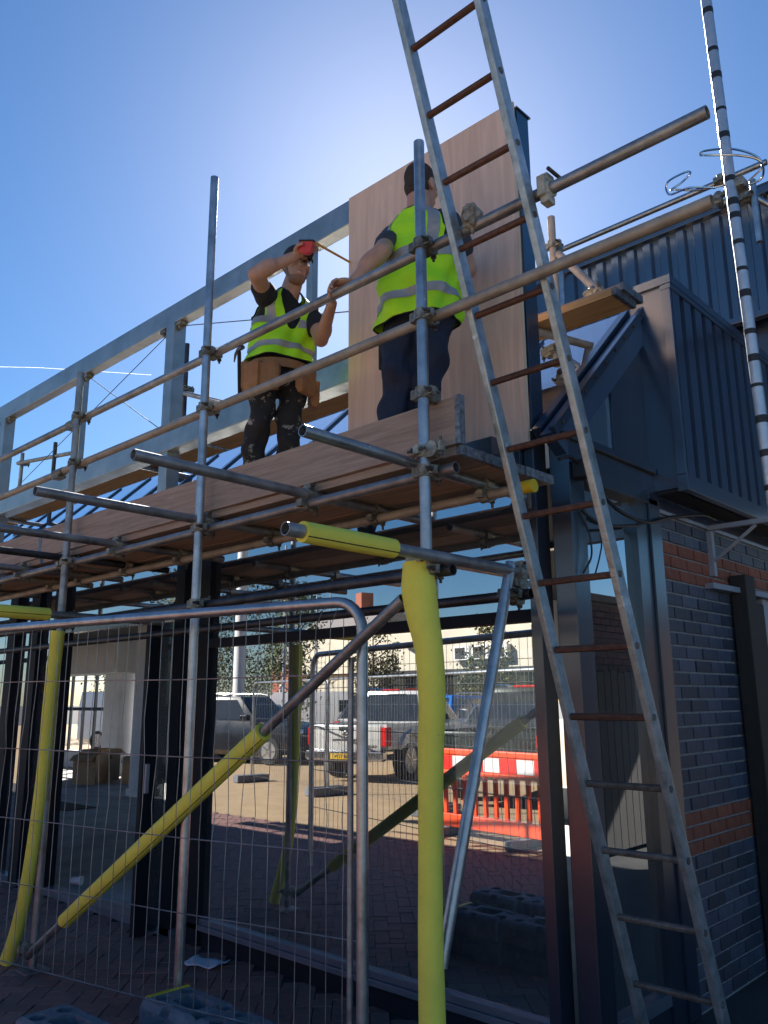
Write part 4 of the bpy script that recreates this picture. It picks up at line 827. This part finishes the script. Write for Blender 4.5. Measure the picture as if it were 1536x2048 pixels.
# =================================================================== THE CAR PARK (seen mirrored in the shop glass)
PAINT = {k: paint('paint_'+k, c, mt) for k, c, mt in (('silver', (.62, .62, .60), .1), ('darkgreen', (.018, .026, .022), .3), ('black', (.006, .007, .010), .1), ('red', (.48, .02, .02), .1), ('blue', (.03, .20, .62), .2), ('white', (.75, .75, .74), 0), ('grey', (.075, .085, .10), .2))}
def wheel(t, x, y, r, w=.2):
    s = 1 if y > 0 else -1
    o = MB().tube([(x, y-s*w, r), (x, y-s*w*.9, r), (x, y-s*.02, r), (x, y, r)], [r*.9, r, r, r*.93], 22).build('wheel', 'tyre', t, smooth=True)
    MB().tube([(x, y-s*.01, r), (x, y+s*.008, r)], r*.66, 20).build('rim', 'rim', o, smooth=True)
    for k in range(5):
        a = k*1.2566; MB().bar((x+math.cos(a)*r*.1, y+s*.012, r+math.sin(a)*r*.1), (x+math.cos(a)*r*.6, y+s*.012, r+math.sin(a)*r*.6), .035, .012, up=(0, 1, 0)).build('spoke', 'chrome', o)
def inset(mb, q, u0, u1, v0, v1, off=.006):     # panel on a quad face (4 corners, ccw from outside)
    q = [Vector(p) for p in q]; n = (q[3]-q[0]).cross(q[1]-q[0]).normalized()
    f_ = lambda u, v: q[0].lerp(q[1], u).lerp(q[3].lerp(q[2], u), v)
    a = [f_(u0, v0), f_(u1, v0), f_(u1, v1), f_(u0, v1)]; mb.add([p+n*off for p in a]+[p-n*.01 for p in a], [(0, 1, 2, 3), (0, 4, 5, 1), (1, 5, 6, 2), (2, 6, 7, 3), (3, 7, 4, 0)])
def greenhouse(t, pm_, xf0, xf1, xr1, xr0, zb, zr, hb, hr, split):
    v = [Vector(p) for p in ((xf0, hb*.94, zb), (xf1, hr*.97, zr-.02), (xr1, hr, zr), (xr0, hb, zb), (xf0, -hb*.94, zb), (xf1, -hr*.97, zr-.02), (xr1, -hr, zr), (xr0, -hb, zb))]
    o = MB().add(v, [(0, 1, 2, 3), (7, 6, 5, 4), (1, 5, 6, 2), (0, 4, 5, 1), (3, 2, 6, 7), (0, 3, 7, 4)]).build('cabin', pm_, t, bevel=.05, smooth=True)
    L_q = [v[3], v[0], v[1], v[2]]; R_q = [v[4], v[7], v[6], v[5]]; F_q = [v[0], v[4], v[5], v[1]]; B_q = [v[7], v[3], v[2], v[6]]
    for q, name in ((F_q, 'windscreen'), (B_q, 'rear_window')): mb = MB(); inset(mb, q, .07, .93, .08, .88, .012); mb.build(name, 'cglass', o)
    for q, fl in ((L_q, 0), (R_q, 1)):
        for a, b in ((.09, split-.02), (split+.02, .91)):
            mb = MB(); inset(mb, q, a if not fl else 1-b, b if not fl else 1-a, .1, .86, .012); mb.build('side_window', 'cglass', o)
    return o
def section(x, zb, zm, zt, hw, tuck=.9): return [(x, -hw*.86, zb), (x, -hw, zb+.12), (x, -hw, zm), (x, -hw*tuck, zt), (x, hw*tuck, zt), (x, hw, zm), (x, hw, zb+.12), (x, hw*.86, zb)]
def car(loc, rz, colour, label, kind='hatch', group='cars parked in the car park'):
    t = empty({'van': 'parked_van'}.get(kind, 'parked_car'), (*loc, 0), rz, label, 'van' if kind == 'van' else 'car', group); pm_ = PAINT[colour]
    if kind == 'van':
        L, W, H = 4.9, .95, 1.95
        secs = [section(x, .25, zm, zt, w) for x, zm, zt, w in ((-2.45, 1.5, 1.85, .90), (-2.4, 1.5, 1.93, W), (.7, 1.5, 1.95, W), (1.15, 1.2, 1.85, W*.97), (1.75, .95, 1.15, W*.96), (2.3, .75, .95, W*.9), (2.45, .6, .8, W*.8))]
        o = MB().loft(secs).build('body', pm_, t, smooth=True)
        mb = MB(); inset(mb, [(1.80, .80, 1.12), (1.80, -.80, 1.12), (1.18, -.78, 1.80), (1.18, .78, 1.80)], .04, .96, .04, .96, .02); mb.build('windscreen', 'cglass', o)
        for s in (-1, 1): mb = MB().box(.45, 1.25, s*.955-.006, s*.955+.006, 1.15, 1.6).build('side_window', 'cglass', o)
        for s in (-1, 1): MB().box(-2.47, -2.43, s*.83-.06, s*.83+.06, .8, 1.3).build('tail_light', 'redlamp', t); MB().box(2.28, 2.42, s*.68-.12, s*.68+.12, .75, .92).build('headlight', 'chrome', t, bevel=.02)
        r = .33; ax = (-1.55, 1.55)
    else:
        L, W, H = {'hatch': (4.1, .87, 1.48), 'suv': (4.5, .92, 1.72), 'saloon': (4.6, .9, 1.45)}[kind]; zt = {'hatch': .92, 'suv': 1.08, 'saloon': .90}[kind]; l = L/2
        secs = [section(x*l, zb, zm, z_, w*W) for x, zb, zm, z_, w in ((-1, .45, .7, zt-.15, .84), (-.97, .30, .75, zt-.02, .95), (-.7, .25, .75, zt+.01, 1), (0, .22, .72, zt, 1), (.45, .22, .72, zt-.02, 1), (.75, .24, .68, zt-.08, .97), (.93, .26, .62, zt-.18, .88), (1, .36, .55, zt-.34, .74))]
        MB().loft(secs).build('body', pm_, t, smooth=True)
        back = -.96*l if kind != 'saloon' else -.62*l
        greenhouse(t, pm_, .42*l, .12*l, (-.72 if kind != 'saloon' else -.38)*l, back, zt-.03, H, W*.92, W*.70, .5)
        for s in (-1, 1):
            MB().box(-l-.005, -l+.2, s*W*.83-.09, s*W*.83+.09, zt-.26, zt-.06).build('tail_light', 'redlamp', t, bevel=.02); MB().box(l*.88, l*.985, s*W*.66-.13, s*W*.66+.13, zt-.33, zt-.2).build('headlight', 'chrome', t, bevel=.03)
            MB().box(.28*l, .38*l, s*(W+.10)-.09, s*(W+.10)+.09, zt+.02, zt+.16).build('wing_mirror', pm_, t, bevel=.03)
            if kind == 'suv': MB().tube([(-.6*l, s*W*.66, H+.03), (-.5*l, s*W*.66, H+.06), (.0, s*W*.66, H+.06), (.1*l, s*W*.66, H+.02)], .02, 8).build('roof_rail', 'chrome', t, smooth=True)
        MB().box(-l-.012, -l+.05, -.26, .26, .55, .66).build('number_plate', 'plate', t); MB().box(-l-.03, -l+.15, -W*.86, W*.86, .3, .5).build('bumper', 'grille', t, bevel=.03); MB().box(l*.97, l+.02, -W*.62, W*.62, .3, .46).build('grille', 'grille', t, bevel=.02)
        r = .34 if kind == 'suv' else .31; ax = (-.62*l, .64*l)
    for x in ax:
        for s in (-1, 1): wheel(t, x, s*(W+.005), r)
    return t
def pickup(loc, rz, colour, label, plate=None, badge=None, covered=False):
    t = empty('pickup_truck', (*loc, 0), rz, label, 'pickup truck', 'pickup trucks parked behind the barrier'); pm_ = PAINT[colour]; W = .925
    # origin under the tailgate, x forward
    MB().loft([section(x, zb, zm, z_, w*W, .93) for x, zb, zm, z_, w in ((1.75, .5, .8, 1.12, 1), (3.4, .45, .8, 1.10, 1), (3.9, .45, .78, 1.08, .99), (4.7, .45, .75, 1.0, .95), (5.1, .5, .7, .9, .84))]).build('front_body', pm_, t, smooth=True)
    for s in (-1, 1):
        MB().loft([[(x, s*W*.86, .62), (x, s*W, .64), (x, s*W*1.0, .95), (x, s*W*.965, 1.12), (x, s*W*.88, 1.12)] for x in (.06, .3, 1.0, 1.74)]).build('bed_side', pm_, t, smooth=True, bevel=0)
        MB().loft([[(x, s*(W+.0), z), (x, s*(W+.06), z-.02), (x, s*(W+.06), z-.1), (x, s*W, z-.1)] for x, z in ((.5, .72), (.7, .92), (1.0, 1.0), (1.3, .92), (1.5, .72))]).build('wheel_arch', pm_, t, smooth=True)
        MB().loft([[(-.012, s*W*.86, z), (-.012, s*W*.99, z), (.16, s*(W+.012), z), (.16, s*W*.86, z)] for z in (.70, .72, 1.02, 1.06)]).build('tail_light', 'redlamp', t, bevel=.012)
        MB().tube([(2.9, s*.72, 1.80), (3.0, s*.70, 1.83), (2.1, s*.70, 1.84), (1.95, s*.72, 1.80)], .022, 8).build('roof_rail', 'chrome', t, smooth=True); MB().box(3.35, 3.45, s*(W+.12)-.10, s*(W+.12)+.10, 1.16, 1.38).build('wing_mirror', pm_, t, bevel=.03)
        MB().box(4.75, 5.02, s*.68-.14, s*.68+.14, .78, .95).build('headlight', 'chrome', t, bevel=.03)
    MB().box(.05, 1.74, -W*.86, W*.86, .60, .64).build('bed_floor', 'grille', t)
    tg = MB().loft([[(x0, -W*.85, z), (x0, W*.85, z), (.05, W*.85, z), (.05, -W*.85, z)] for x0, z in ((.0, .60), (-.012, .64), (-.016, .85), (-.01, 1.06), (.0, 1.10))]).build('tailgate', pm_, t, bevel=.008, smooth=True)
    MB().box(-.03, -.012, -.16, .16, 1.0, 1.07).build('tailgate_handle', 'grille', tg, bevel=.006); MB().box(-.024, -.015, -.32, .32, .80, .835).build('tailgate_strip', 'chrome', tg, bevel=.004)
    ring = MB().tube([(-.026, .06*math.cos(a), .925+.06*math.sin(a)) for a in [2*math.pi*i/20 for i in range(21)]], .008, 8); ring.box(-.032, -.02, -.085, .085, .915, .935); ring.build('emblem', 'chrome', tg, smooth=True)
    bp_ = MB().loft([[(-.13, -y, z), (-.16, 0, z), (-.13, y, z), (.05, y, z), (.05, -y, z)] for y, z in ((.86, .42), (.90, .46), (.90, .58), (.86, .60))]).build('bumper', 'chrome', t, bevel=.01)
    MB().box(-.18, -.10, -.34, .34, .44, .575).build('bumper_step', 'grille', bp_)
    if plate:
        MB().box(-.192, -.182, -.26, .26, .455, .565).build('number_plate', 'plate', t)
        text_mesh('plate_text', plate, .095, 'ink', t, Matrix.Translation((-.194, 0, .508)) @ Matrix(((0, 0, -1, 0), (-1, 0, 0, 0), (0, 1, 0, 0), (0, 0, 0, 1))))
    if badge: text_mesh('badge_text', badge, .075, 'ink', tg, Matrix.Translation((-.024, .55, .70)) @ Matrix(((0, 0, -1, 0), (-1, 0, 0, 0), (0, 1, 0, 0), (0, 0, 0, 1))))
    c = greenhouse(t, pm_, 3.75, 3.0, 1.95, 1.72, 1.08, 1.79, W*.95, W*.74, .46)
    MB().tube([(1.83, -.22, 1.80), (1.83, .22, 1.80)], .022, 8).build('brake_light', 'redlamp', c, smooth=True); MB().box(4.9, 5.12, -.62, .62, .45, .85).build('grille', 'grille', t, bevel=.03)
    for x in (1.0, 4.25):
        for s in (-1, 1): wheel(t, x, s*(W-.0), .39, .24)
    return t
HP = math.atan2(-.97, -.24)
pickup((-12.25, -4.85), HP, 'silver', 'silver pickup truck with open tailgate bed mirrored in the shop glass', '58 YLW', 'NAVARA')
pickup((-7.75, -3.45), HP, 'darkgreen', 'dark pickup truck behind the orange barrier in the glass')
car((-18.6, -7.2), -.25, 'black', 'dark off-roader mirrored between the left mullions', 'suv'); car((-22.4, -7.0), HP+.1, 'red', 'red off-roader mirrored beside the left upright', 'suv')
car((-24.2, -12.6), HP+1.2, 'silver', 'silver hatchback mirrored left of the silver pickup', 'hatch'); car((-15.4, -12.6), HP+.1, 'blue', 'bright blue car mirrored right of the wide foam sleeve', 'suv')
car((-12.9, -12.0), HP+.1, 'grey', 'grey car behind the dark pickup in the glass', 'hatch'); car((-17.0, -11.6), HP, 'black', 'black car whose roof shows beyond the silver pickup', 'suv')
car((-34.8, -19.3), HP+1.3, 'white', 'white car high behind the palisade fence in the glass', 'saloon'); car((-31.6, -18.9), HP+1.3, 'grey', 'grey estate behind the palisade fence in the glass', 'suv')
car((-26.6, -14.2), HP+1.5, 'red', 'small red car beyond the silver hatchback in the glass', 'hatch'); car((-25.7, -17.0), HP+1.2, 'white', 'white van parked before the cream warehouse', 'van')
# cars and van behind the showroom, seen through its rear window
car((-25.5, 15.5), .4, 'white', 'white van outside the rear showroom window', 'van', 'vehicles behind the showroom'); car((-30.5, 17.5), 2.6, 'silver', 'silver car outside the rear showroom window', 'hatch', 'vehicles behind the showroom'); car((-22.3, 15.6), 1.1, 'white', 'white saloon outside the narrow rear window', 'saloon', 'vehicles behind the showroom')
struct(MB().box(-60, 10, 12.8, 60, -.2, -.003).build('rear_yard', 'carpark'))

# orange pedestrian barrier
def barrier(p, q, label):
    p, q = Vector((*p, 0)), Vector((*q, 0)); d = (q-p); L = d.length; t = empty('safety_barrier', (p+q)/2, math.atan2(d.y, d.x), label, 'barrier', 'orange barriers in the car park'); h = L/2
    MB().box(-h, h, -.022, .022, .10, .25).build('bottom_rail', 'orange', t, bevel=.012); MB().box(-h, h, -.022, .022, .70, .745).build('middle_rail', 'orange', t, bevel=.01); MB().box(-h, h, -.03, .03, .93, 1.0).build('top_rail', 'orange', t, bevel=.015)
    MB().box(-h, h, -.015, .015, .744, .931).build('backing_panel', 'orange', t); n = 8
    for i in range(n): MB().box(-h+L*i/n, -h+L*(i+1)/n, .016, .020, .76, .918).build('reflective_panel', 'redrefl' if i % 2 else 'white', t)
    k = 13
    for i in range(k): x = -h+.035+(L-.07)*i/(k-1); MB().box(x-.028, x+.028, -.02, .02, .251, .70).build('slat', 'orange', t, bevel=.012)
    for x in (-h*.62, h*.62): MB().box(x-.06, x+.06, -.35, .35, .0, .10).build('foot', 'blackrub', t, bevel=.02)
    for x in (-h, h): MB().tube([(x, 0, .98), (x, 0, 1.10), (x+.05, 0, 1.13), (x+.08, 0, 1.06)], .016, 8).build('hook', 'orange', t, smooth=True)
barrier((-7.05, -1.22), (-5.05, -1.02), 'orange plastic barrier with red and white band mirrored right of the wide foam sleeve')
barrier((-4.95, -1.0), (-2.95, -1.05), 'orange plastic barrier mirrored in the slit between the two corner posts')
# mesh fence panels across the car park entrance
def panel(p, q, h, label, dense=.075):
    p, q = Vector((*p, 0)), Vector((*q, 0)); d = q-p; L = d.length; t = empty('mesh_fence', p, math.atan2(d.y, d.x), label, 'fence', 'mesh fence panels along the car park'); rc = .12
    pts = [(0, 0, .05), (0, 0, h-rc)]+[(rc-rc*math.cos(R(22.5*k)), 0, h-rc+rc*math.sin(R(22.5*k))) for k in range(1, 5)]+[(L-rc+rc*math.sin(R(22.5*k)), 0, h-rc+rc*math.cos(R(22.5*k))) for k in range(0, 5)]+[(L, 0, .05)]
    MB().tube(pts, .02, 8).build('frame', 'galv', t, smooth=True); mb = MB(); s = dense
    while s < L-.03: mb.tube([(s, 0, .1), (s, 0, h)], .0022, 4); s += dense
    z = .12
    while z < h-.05: mb.tube([(0, .003, z), (L, .003, z)], .0022, 4); z += .28
    tag(mb.build('wire_mesh', 'galv', t), kind='stuff')
    for x in (0, L): MB().box(x-.12, x+.12, -.35, .35, 0, .14).build('foot', 'blackrub', t, bevel=.02)
FA, FB = Vector((-4.9, -1.75)), Vector((-13.9, -3.75))
for i, lb in enumerate(('mesh fence panel before the dark pickup in the glass', 'mesh fence panel before the silver pickup in the glass', 'mesh fence panel at the far left end of its run in the glass')): panel(FA.lerp(FB, i/3+.004), FA.lerp(FB, (i+1)/3-.004), 1.95, lb)
# cream warehouse
wh = empty('warehouse', (-20, -25, 0), 0, 'long cream panelled warehouse with dark glazed ground floor mirrored in the glass', 'building')
PB('upper_wall', 'cream', -37, 2, -45, -25, 3.0, 5.0, wh); PB('lower_wall', 'cream', -37, -31, -44.9, -25.3, 0, 2.998, wh); PB('glazed_front', 'cglass', -31, 2, -44.9, -25.8, 0, 2.997, wh)
for x in range(-36, 2, 3): PB('wall_panel', 'cream', x+.03, x+2.97, -25, -24.96, 3.42, 4.92, wh); PB('wall_panel', 'cream', x+.03, x+2.97, -25, -24.965, 3.03, 3.38, wh)
PB('canopy', 'grille', -31.2, 2, -24.99, -23.6, 2.75, 2.999, wh)
for x in range(-31, 2, 4): PB('pillar', 'white', x, x+.35, -24.2, -23.9, 0, 2.749, wh)
for x in (-25.3, -24.2, -23.1):
    u = PB('air_conditioner', 'white', x, x+.95, -24.958, -24.6, 3.45, 4.1, wh); PB('fan_grille', 'grille', x+.1, x+.7, -24.598, -24.59, 3.5, 4.02, u)
for x, c in ((-29.5, 'orange'), (-19.5, 'redrefl')): PB('doorway', c, x, x+1.1, -25.795, -25.75, 0, 2.2, wh)
for i in range(5):
    tag(MB().box(-30+i*4.6, -27.4+i*4.6, -20.6, -20.0, 0, .95+.1*(i % 2)).build('gabion_wall', 'stonegab', bevel=.04), ['stone gabion wall at the left end of the warehouse front', 'second stone gabion wall from the left before the warehouse', 'middle stone gabion wall before the warehouse', 'second stone gabion wall from the right before the warehouse', 'stone gabion wall at the right end of the warehouse front'][i], 'gabion', 'gabion walls before the warehouse')
# brick house with grey roof, and brick building on the right of the viewer
hs = empty('brick_house', (-44, -36, 0), .3, 'brick house with steep grey roof mirrored above the palisade fence', 'house')
MB().box(-6, 6, -4, 4, 0, 4.2).build('wall', 'brickr', hs); MB().add([(-6.4, -4.4, 4.2), (6.4, -4.4, 4.2), (6.4, 4.4, 4.2), (-6.4, 4.4, 4.2), (-6.4, 0, 8), (6.4, 0, 8)], [(0, 1, 5, 4), (2, 3, 4, 5), (0, 4, 3), (1, 2, 5), (0, 3, 2, 1)]).build('roof', 'roofg', hs); MB().box(1.5, 2.4, -.5, .5, 7, 9.2).build('chimney', 'brickr', hs)
for x in (-3.5, 0, 3.5): w_ = MB().box(x-.6, x+.6, 4.001, 4.05, 1.2, 2.8).build('window', 'white', hs); MB().box(x-.5, x+.5, 4.051, 4.06, 1.3, 2.7).build('pane', 'cglass', w_)
bb = empty('brick_building', (1.5, 10, 0), 0, 'low red-brown brick building mirrored in the narrow side pane', 'building')
bbw = PB('wall', 'mortar', .55, 9, 8.05, 18, 0, 2.66, bb); bbm = brickmesh('brick_far', .1, .215, .065, 'brickd', 0)
n = 0
for c in range(35):
    for i in range(8):
        y = 8.06+i*.225+(.1125 if c % 2 else 0); o = link('brick', bbm, bbw, (.505+.04, y+.1075, .04+c*.075)); n += 1
tag(MB().box(.5, .62, 10.0, 17.9, 0, 2.64).build('brick_face', 'brickd', bbw), kind='stuff'); PB('roof_edge', 'roofg', .45, 9.2, 7.95, 18.2, 2.661, 2.74, bb)

# trees, lamp posts, palisade fence
def tree(x, y, h, cr, ch, m_, label, n=2600, z0=None, grp='trees around the car park'):
    t = empty('tree', (x, y, 0), random.uniform(0, 6), label, 'tree', grp); rnd = random.Random(int(abs(x*13+y*7)))
    tr_ = MB().tube([(0, 0, 0), (.04, .02, h*.3), (-.03, .03, h*.6), (.02, 0, h*.9)], [.07+h*.008, .06, .04, .015], 10)
    for k in range(9):
        z = h*(.32+.055*k); a = k*2.4; tr_.tube([(0, 0, z), (math.cos(a)*cr*.45, math.sin(a)*cr*.45, z+.25*cr), (math.cos(a)*cr*.8, math.sin(a)*cr*.8, z+.6*cr)], [.03, .02, .008], 6)
    tr_.build('trunk', 'bark', t, smooth=True); cl = []
    for k in range(26):
        a = rnd.uniform(0, 6.28); v = rnd.uniform(-1, 1); rr_ = cr*rnd.uniform(.35, 1)*math.sqrt(max(.08, 1-v*v)); cl.append(Vector((math.cos(a)*rr_, math.sin(a)*rr_, h-ch/2+v*ch/2)))
    mb = MB()
    for k in range(n):
        c = rnd.choice(cl)+Vector((rnd.gauss(0, .17*cr), rnd.gauss(0, .17*cr), rnd.gauss(0, .07*ch))); s = rnd.uniform(.035, .075)*(.6+h*.10)
        u = Vector((rnd.gauss(0, 1), rnd.gauss(0, 1), rnd.gauss(0, 1))).normalized(); w_ = u.orthogonal().normalized(); w_ = Quaternion(u, rnd.uniform(0, 6)) @ w_
        mb.add([c-w_*s, c+u.cross(w_)*s*.6, c+w_*s, c-u.cross(w_)*s*.6], [(0, 1, 2, 3)])
    mb.build('crown', m_, t); return t
tree(-22.6, -12.4, 5.6, 1.0, 4.4, 'leaf', 'slender young tree mirrored left of the fence corner'); tree(-21.6, -15.2, 4.6, 1.0, 3.2, 'leafa', 'bushy young tree mirrored beside the fence post'); tree(-16.6, -15.4, 4.0, 1.15, 2.7, 'leafa', 'yellowing young tree mirrored right of the wide foam sleeve')
tree(-39.5, -22.5, 8.5, 3.4, 7, 'leafd', 'large dark evergreen mirrored behind the white mast', 5000); tree(-47, -24, 8.5, 3.6, 7, 'leafd', 'broad dark tree at the far left of the mirrored car park', 5000); tree(-34, -15, 7.2, 2.2, 5.5, 'leafa', 'tall olive tree mirrored left of the white mast', 4000); tree(-56, -40, 11, 4, 9, 'leafa', 'distant autumn tree mirrored over the house', 4000)
tree(-27, 22, 5.5, 2.4, 4.6, 'leaf', 'bright green tree outside the rear showroom window', 3500, grp='trees behind the showroom'); tree(-33, 23, 6.5, 3.0, 5.6, 'leafd', 'dark green tree farthest outside the rear showroom window', 3500, grp='trees behind the showroom'); tree(-38, 21, 6, 2.6, 5, 'leaf', 'green tree at the left edge of the rear showroom window', 3000, grp='trees behind the showroom')
def lamp_post(x, y, h, label, r=.06, arm=True):
    t = empty('lamp_post', (x, y, 0), .8, label, 'lamp post', 'lamp posts in the car park'); MB().tube([(0, 0, 0), (0, 0, h*.4), (0, 0, h)], [r*1.3, r, r*.7], 12).build('column', 'greysteel', t, smooth=True)
    if arm: MB().tube([(0, 0, h), (.3, 0, h+.25), (.9, 0, h+.3)], .035, 8).build('arm', 'greysteel', t, smooth=True); MB().box(.8, 1.4, -.13, .13, h+.24, h+.34).build('lantern', 'greysteel', t, bevel=.03)
lamp_post(-32.3, -26 + 4, 7.2, 'lamp post with single lantern mirrored above the warehouse'); lamp_post(-41, -31, 10, 'tall distant lamp post mirrored beside the house roof'); lamp_post(-22.4, -11.6, 7, 'slim grey lamp post mirrored before the slender tree', .05, False)
ms = empty('white_mast', (-21.7, -9.2, 0), 0, 'thick white mast mirrored behind the dark off-roader', 'mast'); MB().tube([(0, 0, 0), (0, 0, 4), (0, 0, 9)], [.19, .18, .16], 18).build('shaft', 'white', ms, smooth=True); MB().box(-.35, .35, -.35, .35, 0, .12).build('base', 'concrete', ms)
pf = empty('palisade_fence', (-28, -17.4, 0), 0, 'dark palisade fence mirrored in front of the upper car park', 'fence'); a, b = Vector((-31.5, -15.0, 0)), Vector((-24.8, -20.2, 0)); d = (b-a); N = 62
for i in range(N+1): p = a+d*(i/N)-pf.location; MB().tube([p, p+Vector((0, 0, 1.9)), p+Vector((0, 0, 2.0))], [.022, .022, .004], 5).build('pale', 'grille', pf)
for z in (.4, 1.7): MB().bar(a-pf.location+Vector((0, 0, z)), b-pf.location+Vector((0, 0, z)), .04, .05).build('rail', 'grille', pf)
bo_ = empty('bollard', (-19.1, -9.6, 0), 0, 'short dark bollard mirrored left of the silver pickup', 'bollard'); MB().tube([(0, 0, 0), (0, 0, .9), (0, 0, .96)], [.07, .07, .05], 12).build('column', 'grille', bo_, smooth=True); MB().tube([(0, 0, .78), (0, 0, .86)], .073, 12).build('collar', 'white', bo_, smooth=True)
CT = bpy.data.materials.new('contrail_vapour'); CT.use_nodes = True; n_ = CT.node_tree.nodes; tl = n_.new('ShaderNodeBsdfTranslucent'); tl.inputs[0].default_value = (.95, .95, .95, 1)
CT.node_tree.links.new(tl.outputs[0], n_['Material Output'].inputs[0])
tag(MB().tube([(-880, 250, 340), (-800, 330, 338), (-720, 412, 331)], .24, 6).build('contrail', CT), kind='stuff')

tf_ = empty('timber_fence', (.3, 9, 0), 0, 'dark close-boarded timber fence mirrored low in the narrow side pane', 'fence')
for i in range(26): y = 8.0+i*.15; PB('fence_board', 'blacktimber', .30, .325, y, y+.138, .05, 1.86+.012*(i % 3), tf_, bevel=0)
for z in (.4, 1.45): PB('fence_rail', 'blacktimber', .326, .37, 8.0, 11.9, z, z+.08, tf_)
